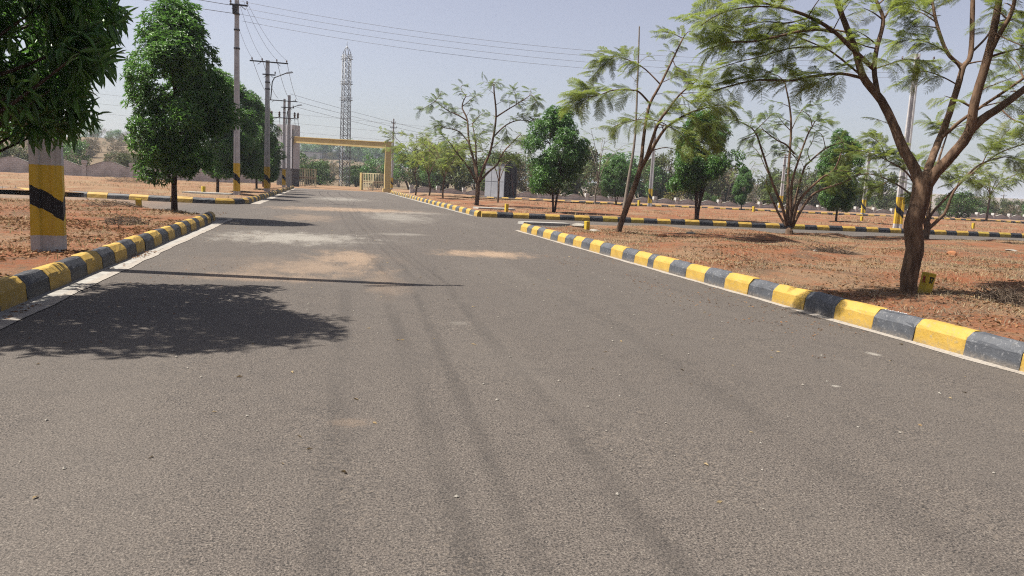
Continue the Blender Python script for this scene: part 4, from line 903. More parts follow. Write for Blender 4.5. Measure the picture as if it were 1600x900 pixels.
# ------------------------------------------------------------------ entrance gate
def gate():
    gl = at(456, 292, 93.0); gr = at(604, 300, 88.0)
    root = tag(empty('entrance_gate', (gl[0], gl[1], 0)), 'entrance arch with a grey left block and a long yellow beam over the road', 'gate'); o = np.array([gl[0], gl[1], 0])
    wx = (456-429)*93/F
    b = MB(); b.box((-wx/2, .9, 4.85), (wx, 1.8, 5.3)); bl = b.build('left_block', M['grey_clad'], root)
    b = MB(); b.box((-wx/2, .9, 1.1), (wx*.98, 1.78, 2.2)); b.build('dark_base', M['dark_clad'], root).rotation_euler.z = R_(-28); bl.rotation_euler.z = R_(-28)
    for i in range(3):
        for j in range(4):
            b = MB(); b.box((-wx*(i+.5)/3, -.02, 2.87+j*1.31), (wx/3-.03, .05, 1.27)); b.build('panel', M['grey_clad'], bl)
    b = MB(); b.box((.06, -.1, 4.2), (.12, .16, 5.6)); b.build('corner_pipe', M['dark_clad'], root)
    e = gr-o; zb0, zb1 = 5.75, 6.75; d = Vector((e[0], e[1], 0)); L = d.length; an = math.atan2(e[1], e[0])
    b = MB(); b.box((d.x/2, d.y/2+.5, 5.52), (L-.06, .7, .68), rot=Matrix.Rotation(an, 3, 'Z') @ Matrix.Rotation(.026, 3, 'Y')); b.build('beam', M['cream'], root)
    b = MB(); b.box((d.x/2, d.y/2+.5, 5.90), (L-.06, .92, .08), rot=Matrix.Rotation(an, 3, 'Z') @ Matrix.Rotation(.026, 3, 'Y')); b.build('beam_cap', M['cream'], root)
    b = MB(); b.box((e[0]+.1, e[1]+.4, 2.86), (.70, .82, 5.72)); pr = b.build('right_pillar', M['cream'], root)
    b = MB(); b.box((e[0]+.1, e[1]+.4, .2), (1.0, 1.0, .4)); b.build('pillar_foot', M['cream'], pr)
    b = MB(); b.box((e[0]+.1, e[1]+.4, 5.77), (1.0, 1.0, .12)); b.build('pillar_cap', M['cream'], pr)
gate()
def leaf_gate(label, pa, pb, h, post):
    pa = np.array(pa); pb = np.array(pb); d = pb-pa; L = float(np.hypot(d[0], d[1])); an = math.atan2(d[1], d[0])
    root = tag(empty('gate_leaf', (pa[0], pa[1], .03), an), label, 'gate', 'open gate leaves')
    b = MB()
    for z in (.15, h*.46, h*.56, h): b.box((L/2, 0, z), (L, .06, .07))
    b.box((.04, 0, h/2), (.08, .08, h)); b.box((L-.04, 0, h/2), (.08, .08, h)); b.box((L/2, 0, h/2), (.07, .07, h)); b.build('frame', M['gate_paint'], root)
    b = MB(); b.box((L/2, -.01, h*.51), (L-.1, .03, h*.085)); b.build('brown_band', M['gate_band'], root)
    bm_ = MB(); bm_.box((0, 0, 0), (.075, .03, h-.16)); me = bm_.mesh('bar', M['gate_paint']); n = 13
    for i in range(1, n): link('bar', me, root, (L*i/n, -.03, h/2+.06))
    if post:
        b = MB(); b.box((-.16, 0, h/2), (.3, .3, h+.1)); b.build('post', M['cream'], root)
leaf_gate('cream barred gate leaf standing open at the left of the entrance', gnd(459, 291.5), at(494, 293.0, 96), 2.25, False)
leaf_gate('cream barred gate leaf with a thick post at the right of the entrance', at(566, 297, 92), at(599, 299, 90), 2.05, True)

# ------------------------------------------------------------------ lattice tower
def tower():
    b0 = at(538, 292, 121); root = tag(empty('lattice_tower', (b0[0], b0[1], 0.0), R_(20)), 'tall thin steel lattice mast rising behind the gate beam', 'tower'); H = 20.5; w0, w1 = .66, .50
    def wz(z): return w0+(w1-w0)*z/H
    for sx, sy in ((-1, -1), (1, -1), (1, 1), (-1, 1)):
        b = MB(); b.tube([(sx*w0, sy*w0, -.3), (sx*w1, sy*w1, H)], .075, 5); b.build('leg', M['steel'], root)
    br = MB(); n = 23
    for i in range(n):
        za, zb = H*i/n, H*(i+1)/n; a, c = wz(za), wz(zb); cr = [(-1, -1), (1, -1), (1, 1), (-1, 1)]
        for k in range(4):
            p, q = cr[k], cr[(k+1) % 4]
            br.tube([(p[0]*a, p[1]*a, za), (q[0]*c, q[1]*c, zb)], .034, 4); br.tube([(q[0]*a, q[1]*a, za), (p[0]*c, p[1]*c, zb)], .034, 4); br.tube([(p[0]*c, p[1]*c, zb), (q[0]*c, q[1]*c, zb)], .03, 4)
    o = br.build('bracing', M['steel'], root); o['kind'] = 'stuff'
    for z in (H*.78, H*.66, H-.7):
        b = MB(); w = wz(z)+.22
        for k in range(4):
            cr = [(-1, -1), (1, -1), (1, 1), (-1, 1)]; p, q = cr[k], cr[(k+1) % 4]; b.tube([(p[0]*w, p[1]*w, z), (q[0]*w, q[1]*w, z)], .05, 4); b.tube([(p[0]*w, p[1]*w, z+.35), (q[0]*w, q[1]*w, z+.35)], .035, 4)
        b.build('platform_rail', M['steel'], root)
    b = MB()
    for sx, sy in ((-1, -1), (1, -1), (1, 1), (-1, 1)): b.tube([(sx*w1, sy*w1, H), (sx*.3, sy*.3, H+.7), (0, 0, H+1.3)], .05, 4)
    b.tube([(0, 0, H+1.2), (0, 0, H+2.0)], .04, 5); b.build('top_cage', M['steel'], root)
tower()

# ------------------------------------------------------------------ boundary walls
def wall(label, p0, p1, pitch, hv, hp, post_h, post_w, post_m, cope):
    p0 = np.array(p0, float); p1 = np.array(p1, float); d = p1-p0; L = np.hypot(*d); an = math.atan2(d[1], d[0]); n = max(1, int(round(L/pitch))); pt = L/n
    root = tag(empty('boundary_wall', (p0[0], p0[1], -.1), an), label, 'wall')
    N = 12; b = MB(); c = MB(); V = []; C = []
    for i in range(N+1):
        t = i/N; x = post_w/2+t*(pt-post_w)
        z = hv+(hp-hv)*(.5-.5*math.cos(2*math.pi*t))**.8
        V += [(x, -.07, 0), (x, -.07, z), (x, .07, z), (x, .07, 0)]; C += [(x, -.10, z+.003), (x, -.10, z+.055), (x, .10, z+.055), (x, .10, z+.003)]
    Fs = [(4*i+j, 4*(i+1)+j, 4*(i+1)+(j+1) % 4, 4*i+(j+1) % 4) for i in range(N) for j in range(4)]
    b.add(V, Fs); c.add(C, Fs); mp = b.mesh('panel', M['wall_block']); mc = c.mesh('coping', cope)
    q = MB(); q.box((0, 0, post_h/2), (post_w, .3, post_h)); mpost = q.mesh('post', M['wall_block'])
    q = MB(); q.box((0, 0, post_h+.15), (post_w+.08, .46, .30)); mcap = q.mesh('post_cap', post_m)
    for i in range(n):
        s = random.uniform(-.04, .04); o = link('panel', mp, root, (i*pt, 0, s)); link('coping', mc, o); o2 = link('post', mpost, root, (i*pt, 0, random.uniform(-.05, .05))); link('post_cap', mcap, o2)
    o2 = link('post', mpost, root, (n*pt, 0, 0)); link('post_cap', mcap, o2)
wall('grey block boundary wall with a wavy top behind the left trees', (-112, 97), (-6.2, 91.5), 4.9, 1.35, 1.95, 1.7, .42, M['wall_block'], M['cement'])
wall('low grey boundary wall with pale post caps on the right', (9.6, 86), (128, 92), 3.05, .60, .92, .78, .36, M['white_wall'], M['cement'])

# ------------------------------------------------------------------ shed
def shed():
    a = gnd(757, 308.5, .1); root = tag(empty('metal_shed', (a[0], a[1], .05), R_(-45)), 'tall grey sheet metal shed with a black right side beyond the side road', 'shed'); w, dp, h = 2.4, 2.35, 3.5
    b = MB(); b.box((w/2, dp/2, h/2), (w, dp, h)); body = b.build('body', M['shed_grey'], root)
    for i in range(3):
        for j in range(2):
            b = MB(); b.box((w*(i+.5)/3, -.025, h*(j+.5)/2), (w/3-.05, .05, h/2-.06)); b.build('panel', M['shed_grey'], body)
    b = MB(); b.box((w+.04, dp/2, h/2-.03), (.07, dp+.04, h)); b.build('black_screen', M['shed_black'], root)
    for k in range(3): b = MB(); b.box((w+.10, dp*(k+.15)/2.4, h/2), (.05, .06, h-.2)); b.build('screen_post', M['dark_steel'], root)
    b = MB(); b.box((w/2, dp/2, h+.05), (w+.2, dp+.2, .1)); b.build('roof', M['roof_grey'], root)
    e = a+np.array([w*.7071+.75, -w*.7071+.35, 0]); r2 = tag(empty('wooden_pole', (e[0], e[1], .1)), 'thin reddish pole leaning against the black side of the shed', 'pole'); b = MB(); b.tube([(.35, -.3, 0), (.0, .05, 2.6)], .045, 6); b.build('shaft', M['rust'], r2)
shed()

# ------------------------------------------------------------------ yellow marker posts
def text_mesh(body, size, mat, name='lettering'):
    cu = bpy.data.curves.new('lettering', 'FONT'); cu.body = body; cu.size = size; cu.align_x = 'CENTER'; cu.align_y = 'CENTER'; cu.extrude = .0015; cu.offset = .004
    o = bpy.data.objects.new('lettering', cu); col.objects.link(o); dg = bpy.context.evaluated_depsgraph_get(); dg.update()
    me = bpy.data.meshes.new_from_object(o.evaluated_get(dg)); bpy.data.objects.remove(o); bpy.data.curves.remove(cu); me.materials.clear(); me.materials.append(mat); return me
def marker(label, loc, w, h, rz, tilt=0.0, letters=None):
    root = tag(empty('marker_post', loc, rz), label, 'marker post', None if letters else 'small yellow plot markers'); root.rotation_euler.y = tilt
    b = MB(); b.box((0, 0, h/2-.05), (w, w, h+.1), taper=1.06); b.box((0, 0, h+.012), (w*1.12, w*1.12, .022), taper=.9); b.build('stone', M['marker'], root)
    if letters:
        for s, m, rot, off in letters:
            o = link('lettering', text_mesh(s, w*.78 if len(s) == 1 else w*.72, M[m]), root); o.rotation_euler = (R_(90), 0, rot); o.location = (off[0], off[1], h*.70); o.scale = (.9, 1.35, 1)
q = gnd(1444, 459, .23)
marker('yellow stone marker with red R and black 57 beside the thick trunk', (q[0], q[1], pz('RN', q[0], q[1])-.01), .125, .29, R_(4), R_(9), [('R', 'red_ink', R_(-90), (-.0685, 0)), ('57', 'black_ink', 0, (0, -.0685))])
for px, py, w, h, key, lab in ((917, 357, .13, .30, 'RN', 'small yellow marker near the tip of the right kerb'), (791, 331, .14, .40, 'RF', 'yellow marker behind the corner of the side road kerb'), (217, 319, .17, .42, 'LN', 'yellow marker in the dry grass left of the corner tree'),
                              (318, 302, .16, .40, 'LF', 'orange yellow marker in front of the left wall'), (1346, 347, .13, .40, 'RF', 'yellow marker right of the single stem dense tree'), (1520, 358, .13, .40, 'RF', 'yellow marker behind the side road kerb at the far right'),
                              (998, 321, .18, .5, 'RB', 'far yellow marker left of the slim leaning pole'), (1177, 331, .18, .5, 'RB', 'far yellow marker below the small dark tree')):
    q = gnd(px, py, .2); marker(lab, (q[0], q[1], .17 if key != 'LN' and key != 'RN' else pz(key, q[0], q[1])-.03), w, h, random.uniform(0, .8), random.uniform(-.03, .03))

# ------------------------------------------------------------------ stones, slabs, heaps
def rock(label, px, py, sx, sy, sz, mat, seed, name='stone', key='RN', cat='stone'):
    q = gnd(px, py, .24); g = np.random.default_rng(seed); bm = bmesh.new(); bmesh.ops.create_icosphere(bm, subdivisions=2, radius=1)
    k = g.normal(0, 1, (7, 3)); k /= np.linalg.norm(k, axis=1, keepdims=True); lim = g.uniform(.55, .9, 7)
    for v in bm.verts:
        p = np.array(v.co)
        for a, l in zip(k, lim):
            e = p @ a
            if e > l: p = p-a*(e-l)*.85
        p = p*(1+g.normal(0, .03)); v.co = (p[0]*sx, p[1]*sy, p[2]*sz)
    me = bpy.data.meshes.new(name); bm.to_mesh(me); bm.free(); me.materials.append(M[mat]); o = link(name, me, None, (q[0], q[1], pz(key, q[0], q[1])+sz*.35)); o.rotation_euler.z = g.uniform(0, 6); tag(o, label, cat); return o
rock('orange red stone on the right verge behind the thick trunk', 1488, 397, .16, .12, .085, 'red_stone', 1)
rock('grey block of stone near the leaning trunk', 905, 353, .28, .16, .10, 'stone', 2)
rock('pale flat stone beside the leaning trunk', 929, 359, .30, .16, .06, 'stone', 3)
rock('reddish clod near the middle of the right verge', 1035, 372, .16, .13, .07, 'red_stone', 4)
rock('pale stone in dry grass right of the leaning tree', 1080, 366, .17, .12, .06, 'stone', 5)
rock('small white stone among the dry twigs', 1274, 395, .06, .05, .035, 'stone', 6)
rock('pale broken stone near the right edge of the verge', 1580, 392, .20, .08, .04, 'stone', 7)
rock('small reddish stone at the edge of the left verge', 152, 372, .08, .06, .04, 'red_stone', 8, key='LN')
def slab(label, px, py, sx, sy, z):
    q = gnd(px, py, z); b = MB(); b.box((0, 0, .03), (sx, sy, .10), taper=.97); o = b.build('concrete_slab', M['cement'], None, (q[0], q[1], z)); o.rotation_euler.z = random.uniform(-.15, .15); tag(o, label, 'slab')
slab('pale concrete slab lying behind the tip of the right kerb', 850, 350.5, 2.0, .7, .03)
slab('concrete slab behind the far corner kerb', 772, 327, 2.0, 1.2, .22)
slab('pale slab lying on the left plot by the tall pole', 328, 303, 2.6, 1.4, .20)
def mound(label, px, py, r, h, key, seed, mat='earth'):
    q = gnd(px, py, .24); g = np.random.default_rng(seed); n, m = 28, 9; V = [(0, 0, h)]; Fs = []
    for j in range(1, m+1):
        for i in range(n):
            a = 6.283*i/n; rr = r*j/m*(1+.12*math.sin(3*a+seed)+.08*math.sin(5*a)); V.append((rr*math.cos(a), rr*math.sin(a), h*(1-sstep(0, 1, j/m))*(1+g.normal(0, .10))-.02*(j == m)))
    for i in range(n): Fs.append((0, 1+i, 1+(i+1) % n))
    for j in range(m-1):
        for i in range(n): Fs.append((1+j*n+i, 1+(j+1)*n+i, 1+(j+1)*n+(i+1) % n, 1+j*n+(i+1) % n))
    b = MB(); b.add(V, Fs, 0, True); o = b.build('soil_mound', M[mat], None, (q[0], q[1], pz(key, q[0], q[1])-.01)); tag(o, label, 'soil mound')
mound('low mound of red soil on the right verge', 1140, 388, .9, .10, 'RN', 3)
mound('rounded mound of red soil near the many stemmed tree', 1200, 376, .8, .13, 'RN', 5)
def brush(label, px, py, r, h, n, key, seed, ln=.5):
    q = gnd(px, py, .24); g = np.random.default_rng(seed); b = MB()
    for i in range(n):
        a = g.uniform(0, 6.28); d = r*math.sqrt(g.uniform(0, 1)); c = np.array([d*math.cos(a), d*math.sin(a), max(.0, h*(1-(d/r)**2))*g.uniform(.1, 1)]); an = g.uniform(0, 6.28); v = np.array([math.cos(an), math.sin(an), g.normal(0, .35)])*ln*g.uniform(.3, 1)*.5
        m = c+g.normal(0, .03, 3); lo = c-v; hi = c+v; lo[2] = max(lo[2], -.02); hi[2] = max(hi[2], -.02); b.tube([lo, m, hi], [.006, .005, .002], 3, cap=False)
    o = b.build('brush_pile', M['twig'], None, (q[0], q[1], pz(key, q[0], q[1]))); tag(o, label, 'brush pile')
brush('dark heap of dry twigs at the right edge of the near verge', 1572, 470, .46, .22, 330, 'RN', 1, .42)
brush('flat spread of dark twigs in the middle of the right verge', 1296, 395, .62, .10, 190, 'RN', 2, .6)
brush('small heap of dry twigs on the left verge', 196, 349, .42, .18, 190, 'LN', 3, .4)
brush('little heap of twigs on the left verge near the side road', 178, 322, .8, .18, 160, 'LN', 4, .5)
brush('dark heap of dry brush in front of the left wall', 203, 285, 1.6, .5, 200, 'LF', 5, 1.2)
brush('single dark fallen sticks behind the right kerb', 1170, 407, .55, .04, 16, 'RN', 6, .9)
b = MB(); qq = gnd(1395, 487, .262)
for i in range(9):
    x0 = -.02+random.uniform(0, .06); y0 = -.16+i*.036; b.tube([(x0, y0, 0), (x0+random.uniform(-.02, .04), y0+.02, .001), (x0+random.uniform(-.03, .03), y0+.03, 0)], .004, 4)
o = b.build('chalk_marks', M['chalk'], kerb_right); o.location = (.10, (qq[1]-yr[0]), .262)

# ------------------------------------------------------------------ grass, litter
def blades(name, mat, n, region, key, hmin, hmax, wid, label, seed, thr=(.40, .62), sc=1.3, lean=.7, xb=0.0):
    g = np.random.default_rng(seed); x0, x1, y0, y1 = region; X = x0+(x1-x0)*g.uniform(0, 1, n)**(1+xb); Y = g.uniform(y0, y1, n)
    m = fbm(X/sc+seed, Y/sc, 4); keep = g.uniform(0, 1, n) < sstep(thr[0], thr[1], m); X, Y = X[keep], Y[keep]; n = len(X); Z = PL[key](X[None], Y[None])[0]-.01
    tuft = g.normal(0, .05, (n, 2)); L = g.uniform(hmin, hmax, n); an = g.uniform(0, 6.28, n); ln = g.uniform(.3, 1.25, n)*lean
    d = np.stack([np.cos(an)*ln, np.sin(an)*ln, np.ones(n)], 1); d = nrm(d)*L[:, None]; s = nrm(np.stack([-np.sin(an+g.normal(0, .6, n)), np.cos(an), np.zeros(n)], 1))*wid*g.uniform(.6, 1.4, n)[:, None]
    B = np.stack([X+tuft[:, 0], Y+tuft[:, 1], Z], 1); mid = B+d*.55; tip = B+d+np.stack([np.cos(an)*L*.25, np.sin(an)*L*.25, -L*.25*lean], 1)
    V = np.stack([B-s, B+s, mid+s*.7, mid-s*.7, tip], 1).reshape(-1, 3); i = np.arange(n)*5; T = np.concatenate([np.stack([i, i+1, i+2], 1), np.stack([i, i+2, i+3], 1), np.stack([i+3, i+2, i+4], 1)])
    tag(link(name, mesh_np(name, V, T, M[mat])), label, 'grass', kind='stuff')
blades('dry_grass', 'straw', 85000, (KR+.25, 30, 4.5, 26), 'RN', .05, .15, .0048, 'pale dry grass covering the near right verge', 1, (.42, .58), 1.6, 1.5)
blades('dry_grass', 'scrub_grass', 70000, (KR+.22, 22, 4.5, 25.5), 'RN', .04, .15, .0055, 'grey withered grass along the right kerb', 2, (.42, .58), .9, 2.0)
blades('dry_grass', 'straw', 40000, (-16, KL-.3, 7, 29), 'LN', .04, .15, .0055, 'pale dry grass patches on the left verge', 3, (.44, .6), 1.3, .9)
blades('green_grass', 'green_tuft', 5000, (-14, KL-.3, 8, 29), 'LN', .05, .16, .005, 'few green tufts on the left verge', 4, (.54, .64), .8, .7)
blades('green_grass', 'green_tuft', 5000, (KR+.25, 20, 5, 25), 'RN', .04, .13, .005, 'few green tufts on the right verge', 5, (.55, .66), .8, .8)
blades('dry_grass', 'straw', 26000, (7.3, 70, 34.6, 66), 'RF', .10, .28, .009, 'straw coloured grass on the far right plot', 6, (.42, .58), 3.2, .8)
blades('dry_grass', 'straw', 16000, (-60, -3.9, 38.5, 90), 'LF', .10, .32, .010, 'straw coloured grass on the far left plot', 7, (.46, .6), 3.5, .8)
def litter(name, n, region, key, size, mat, label, seed, thr=(.35, .6), z0=None):
    g = np.random.default_rng(seed); x0, x1, y0, y1 = region; X = g.uniform(x0, x1, n); Y = g.uniform(y0, y1, n); keep = g.uniform(0, 1, n) < sstep(thr[0], thr[1], fbm(X/1.1+seed, Y/1.1, 4)); X, Y = X[keep], Y[keep]; n = len(X)
    Z = (PL[key](X[None], Y[None])[0] if key else np.full(n, z0))+g.uniform(.004, .03, n)*(1 if key else .3); an = g.uniform(0, 6.28, n); D = np.stack([np.cos(an), np.sin(an), g.normal(0, .35, n)*(1 if key else .25)], 1)
    L = size*g.uniform(.5, 1.3, n); V, T = leaf_arrays(np.stack([X, Y, Z], 1), D, L, L*.42, g); V[:, 2] = np.maximum(V[:, 2], (z0+.003) if key is None else -9)
    tag(link(name, mesh_np(name, V, T, M[mat])), label, 'leaves', kind='stuff')
litter('leaf_litter', 15000, (-9.5, KL-.2, 6, 20), 'LN', .085, 'dry_leaf', 'brown fallen leaves around the painted pole', 1, (.33, .55))
litter('leaf_litter', 9000, (-16, KL-.2, 17, 29), 'LN', .09, 'dry_leaf', 'brown fallen leaves below the corner tree', 2, (.42, .6))
litter('leaf_litter', 22000, (KR+.2, 16, 4.5, 24), 'RN', .06, 'dry_leaf', 'brown fallen leaves along the right verge', 3, (.42, .6))
litter('road_litter', 420, (-2.7, KR-.1, 2.2, 24), None, .045, 'straw', 'scattered straw and leaf bits on the asphalt', 4, (.30, .7), 0.0)
litter('gutter_litter', 700, (KL+.02, KL+.22, 6, 16), None, .05, 'dry_leaf', 'fallen leaves in the left gutter', 5, (.45, .62), .008)
litter('road_litter', 1100, (4.6, KR-.1, 6, 17), None, .035, 'dry_leaf', 'brown leaf bits on the asphalt near the right kerb', 6, (.45, .62), 0.0)
litter('road_litter', 900, (-2.6, -1.2, 5, 22), None, .03, 'dry_leaf', 'brown leaf bits on the asphalt near the left edge', 7, (.48, .66), 0.0)
def pebbles(n, seed):
    g = np.random.default_rng(seed); b = MB()
    for i in range(n):
        x, y = g.uniform(-2.6, 6.2), g.uniform(2.4, 30); s = g.uniform(.006, .016); v = [(s*g.uniform(.7, 1.3)*a+x, s*g.uniform(.7, 1.3)*c+y, max(.001, s*.7*e+.004)) for a, c, e in ((1, 0, 0), (0, 1, 0), (-1, 0, 0), (0, -1, 0), (0, 0, 1))]
        b.add(v, [(0, 1, 4), (1, 2, 4), (2, 3, 4), (3, 0, 4)])
    tag(b.build('gravel', M['stone']), 'loose small stones scattered over the asphalt', 'gravel', kind='stuff')
pebbles(420, 3)

# ------------------------------------------------------------------ scrub and trees beyond the walls
def scrub_mesh(seed, mat, n=900, leaf=.30, flat=.75, twiggy=False, barkm='bark_dark'):
    """unit-height shrub or tree: crown mesh and stem mesh"""
    g = np.random.default_rng(seed); cl = []
    for i in range(22):
        t = g.uniform(.16, .92); a = g.uniform(0, 6.28); r = .52*flat*math.sqrt(max(.05, 1-((t-.5)/.55)**2))*math.sqrt(g.uniform(.15, 1)); cl.append((np.array([r*math.cos(a), r*math.sin(a), t]), g.uniform(.10, .19)))
    P = []; 
    for c, s in cl: m = n//22; d = nrm(g.normal(0, 1, (m, 3))); P.append(c+d*(s*g.uniform(.3, 1, m)**.5)[:, None])
    P = np.concatenate(P); D = g.normal(0, 1, P.shape); V, T = leaf_arrays(P, D, leaf*.22*g.uniform(.6, 1.3, len(P)), leaf*.11, g)
    st = MB()
    for i in range(6):
        c = cl[i][0]; q = np.array([0, 0, -.06]); st.tube(curve([q, (q+c)/2*np.array([.7, .7, 1]), c], 3), list(np.linspace(.022, .004, 7)), 4)
    return mesh_np('foliage', V, T, M[mat]), st.mesh('stem', M[barkm])
SC = {'olive': [scrub_mesh(400+i, 'leaf_scrub', 2200) for i in range(3)], 'dry': [scrub_mesh(420+i, 'leaf_scrub_dry', 1300, .26, .9, barkm='bark_pale') for i in range(3)],
      'green': [scrub_mesh(440+i, 'leaf_green', 2400, .28, .95) for i in range(2)], 'yellow': [scrub_mesh(460, 'leaf_yellow', 900, .28, .9)], 'dark': [scrub_mesh(470+i, 'leaf_dense_b', 2600, .26, .8) for i in range(2)]}
SPEC = []
MARKS = [(30, 'left of the painted pole'), (125, 'right of the painted pole'), (200, 'left of the corner tree'), (330, 'right of the corner tree'), (470, 'over the left gate leaf'), (520, 'left of the lattice mast'), (565, 'right of the lattice mast'), (600, 'by the yellow gate pillar'),
         (660, 'past the low feathery trees'), (745, 'past the slender bare boughed tree'), (785, 'past the grey shed'), (868, 'past the rounded two stemmed tree'), (930, 'past the nearly bare tree'), (980, 'past the leaning tree'), (1030, 'past the slim leaning pole'), (1095, 'past the four stemmed tree'),
         (1165, 'past the small dark tree'), (1235, 'past the many stemmed tree'), (1310, 'past the single stem tree'), (1375, 'left of the thick trunk'), (1450, 'behind the thick trunk'), (1540, 'past the umbrella shaped tree'), (1600, 'at the right edge')]
def scrub(kind, x, y, h, label, group, wide=1.0, name='scrub_tree', cat='tree'):
    z = float(terrain_h(x, y))-.05; q = np.array([x, y, z])-EYEV; d = q @ _fw; u = 800+F*(q @ _R)/d
    if not -70 < u < 1670: return
    SPEC.append((h*wide**.5/d+(9 if group is None else 0), kind, x, y, z, h, wide, label, group, name, cat, u))
def plant_scrub():
    SPEC.sort(key=lambda r: -r[0]); VV = []; TT = {}; n = 0
    for i, (sc_, kind, x, y, z, h, wide, label, group, name, cat, u) in enumerate(SPEC):
        fm, sm = random.choice(SC[kind]); rz = random.uniform(0, 6.28)
        if i < 285:
            root = tag(empty(name, (x, y, z), rz), label if group is None else label+' '+min(MARKS, key=lambda m: abs(m[0]-u))[1], cat, group); root.scale = (h*wide, h*wide, h); link('crown', fm, root); link('stem', sm, root)
        else:
            k = min(len(fm.vertices)//4, 620)*4; co = np.empty(len(fm.vertices)*3, np.float32); fm.vertices.foreach_get('co', co); co = co.reshape(-1, 3)[:k]*np.array([h*wide, h*wide, h]); c_, s_ = math.cos(rz), math.sin(rz)
            V = np.stack([co[:, 0]*c_-co[:, 1]*s_+x, co[:, 0]*s_+co[:, 1]*c_+y, co[:, 2]+z], 1); TT.setdefault(kind, []).append(V)
    VV = []; T = []; mi = []; n = 0; kinds = list(TT)
    for q, kd in enumerate(kinds):
        V = np.concatenate(TT[kd]); m = len(V)//4; a = np.arange(m)*4+n; VV.append(V); T.append(np.concatenate([np.stack([a, a+1, a+2], 1), np.stack([a, a+2, a+3], 1)])); mi.append(np.full(2*m, q, np.int32)); n += len(V)
    me = mesh_np('scrub', np.concatenate(VV), np.concatenate(T), [SC[kd][0][0].materials[0] for kd in kinds]); me.polygons.foreach_set('material_index', np.concatenate(mi)); me.update()
    tag(link('scrub', me), 'mass of far scrub bushes on the slopes beyond the walls', 'scrub', kind='stuff')
random.seed(77); g = np.random.default_rng(77)
# behind the right wall: a belt of olive trees
for i in range(150):
    x = 14+i*1.1+random.uniform(-1.5, 1.5); y = 96+x*.12+random.uniform(0, 34)
    if x > 96: h = random.uniform(2.2, 4.2)
    else: h = random.uniform(4.2, 7.6)
    k = random.choices(('olive', 'dark', 'dry'), (7, 3, 2))[0]
    scrub(k, x, y, h, {'olive': 'olive green scrub tree behind the right wall', 'dark': 'dark green scrub tree behind the right wall', 'dry': 'dry brownish scrub tree behind the right wall'}[k], 'scrub trees behind the right wall', random.uniform(.8, 1.25))
for px, kind, h, lab in ((845, 'yellow', 3.0, 'yellow green bush behind the wall next to the shed'), (1058, 'yellow', 3.0, 'yellow bush behind the wall right of the slim leaning pole'), (1108, 'green', 2.0, 'bright green bush peeping over the wall'), (1500, 'green', 4.0, 'bright green bush behind the wall at the far right')):
    q = at(px, 300, 98); scrub(kind, q[0], q[1], h, lab, None, 1.2, 'bush', 'bush')
# in the gate opening
for px, Z, kind, h, w, lab in ((478, 118, 'green', 5.2, 1.35, 'bright green bush behind the left gate leaf'), (500, 122, 'green', 3.6, 1.3, 'green bush at the right end of the left gate leaf'), (556, 128, 'green', 4.0, 1.2, 'green bush right of the lattice mast'), (590, 126, 'dark', 5.2, 1.2, 'dark tree behind the right gate leaf'), (640, 118, 'dark', 5.6, 1.3, 'dark tree behind the low feathery tree')):
    q = at(px, 285, Z); scrub(kind, q[0], q[1], h, lab, None, w, 'bush', 'bush')
for i in range(150):
    y = random.uniform(145, 420); x = y*random.uniform(-.10, .14); k = random.choices(('olive', 'dry'), (5, 4))[0]
    scrub(k, x, y, random.uniform(2.5, 5.0), 'olive scrub tree on the rise behind the gate' if k == 'olive' else 'dry brown scrub tree on the rise behind the gate', 'scrub behind the gate', random.uniform(1.0, 1.5))
for i in range(60):
    y = random.uniform(400, 520); x = y*random.uniform(-.12, .22); scrub('dark', x, y, random.uniform(6, 12), 'dark far tree on the ridge behind the gate', 'far ridge trees', random.uniform(1.0, 1.5))
# hillside behind the left wall
for i in range(260):
    y = random.uniform(108, 330); x = y*random.uniform(-.52, -.08); k = random.choices(('dry', 'olive'), (8, 3))[0]
    scrub(k, x, y, random.uniform(1.6, 4.2), 'leafless greyish scrub bush on the left hillside' if k == 'dry' else 'olive scrub bush on the left hillside', 'scrub on the left hillside', random.uniform(1.0, 1.5))
for px, Z, h, lab in ((143, 300, 8.5, 'round dark tree on the crest of the left hill'), (180, 320, 7.0, 'second dark tree on the crest of the left hill'), (30, 300, 8.0, 'dark tree on the hill crest at the left edge'), (215, 330, 5.5, 'small dark tree on the crest close to the corner tree')):
    q = at(px, 230, Z); scrub('dark', q[0], q[1], h, lab, None, 1.15)
for px, Z, kind, h, w, lab in ((112, 104, 'dark', 4.6, 1.3, 'dark bush behind the left wall beside the painted pole'), (245, 103, 'yellow', 2.9, 1.3, 'yellowish bush behind the left wall'), (10, 112, 'olive', 4.2, 1.2, 'olive bush behind the left wall at the picture edge'), (315, 104, 'dark', 4.0, 1.2, 'dark bush behind the wall right of the corner tree')):
    q = at(px, 270, Z); scrub(kind, q[0], q[1], h, lab, None, w, 'bush', 'bush')
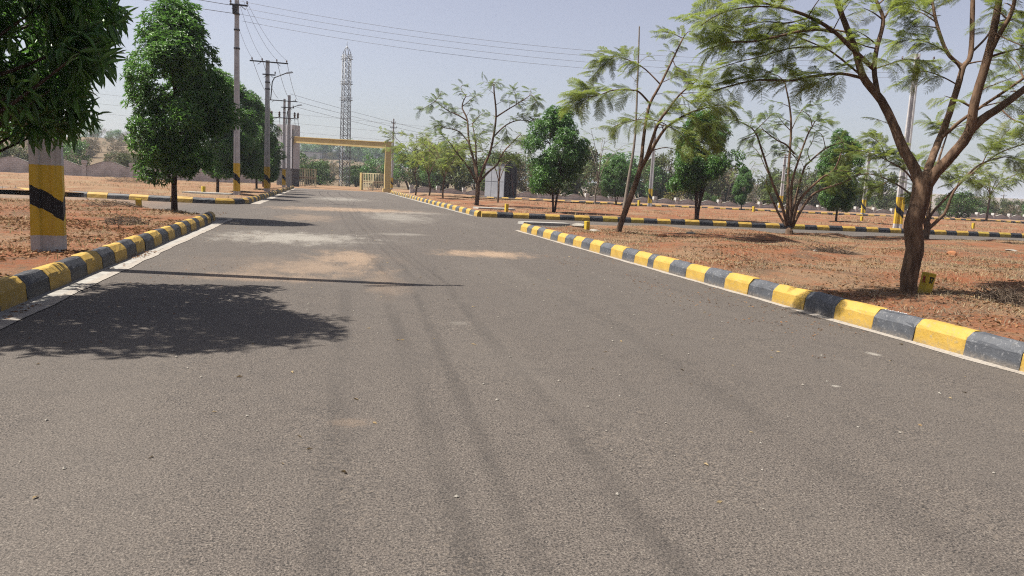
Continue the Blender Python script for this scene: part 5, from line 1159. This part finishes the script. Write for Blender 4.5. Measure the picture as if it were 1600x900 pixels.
# far right low belt
for i in range(40):
    y = random.uniform(150, 420); x = y*random.uniform(.5, 1.25); scrub(random.choice(('olive', 'olive', 'dark')), x, y, random.uniform(3.0, 6.0), 'low far tree beyond the right wall', 'far trees on the right', random.uniform(1.1, 1.6))

plant_scrub()

# far houses on the ridge
def house(label, px, Z, w, d, h, wallm, roofm, pitched):
    q = at(px, 245, Z); z = float(terrain_h(q[0], q[1])); root = tag(empty('farm_building', (q[0], q[1], z-.3), random.uniform(-.3, .2)), label, 'building')
    b = MB(); b.box((0, 0, h/2), (w, d, h)); b.build('walls', M[wallm], root)
    b = MB()
    if pitched: b.add([(-w/2-.5, -d/2-.5, h), (w/2+.5, -d/2-.5, h), (w/2+.5, d/2+.5, h), (-w/2-.5, d/2+.5, h), (-w/2-.5, 0, h+d*.22), (w/2+.5, 0, h+d*.22)], [(0, 1, 5, 4), (2, 3, 4, 5), (0, 4, 3), (1, 2, 5), (3, 2, 1, 0)])
    else: b.box((0, 0, h+.2), (w+.5, d+.5, .4))
    b.build('roof', M[roofm], root)
    n = max(2, int(w/5)); q_ = MB(); q_.box((0, 0, 0), (1.3, .06, 1.3)); me = q_.mesh('window', M['window'])
    for i in range(n): link('window', me, root, (-w/2+w*(i+.5)/n, -d/2-.02, h*.55))
house('long grey roofed shed on the far ridge left of the mast', 497, 430, 30, 9, 3.6, 'white_wall', 'roof_grey', True)
house('small white house on the far ridge at the left of the gate', 466, 420, 9, 8, 4.0, 'white_wall', 'roof_grey', False)
house('white house below the long shed on the ridge', 486, 390, 10, 8, 3.6, 'white_wall', 'roof_grey', False)
house('long low shed on the far ridge right of the mast', 565, 440, 32, 9, 3.4, 'white_wall', 'roof_grey', True)

# ------------------------------------------------------------------ haze
hz = MB(); hz.box((750, 1560, 24.5), (4700, 3500, 56)); ho = hz.build('haze', None)
t = NT('haze_air'); t.t.nodes.remove(t.out); t.out = t.n('OutputMaterial')
vol = t.n('VolumePrincipled', {'Color': (.78, .85, 1.0, 1), 'Density': .00028, 'Anisotropy': .2}); t.t.links.new(vol.outputs[0], t.out.inputs['Volume'])
ho.data.materials.clear(); ho.data.materials.append(t.mat); tag(ho, 'thin pale haze over the whole place', 'haze', kind='stuff')
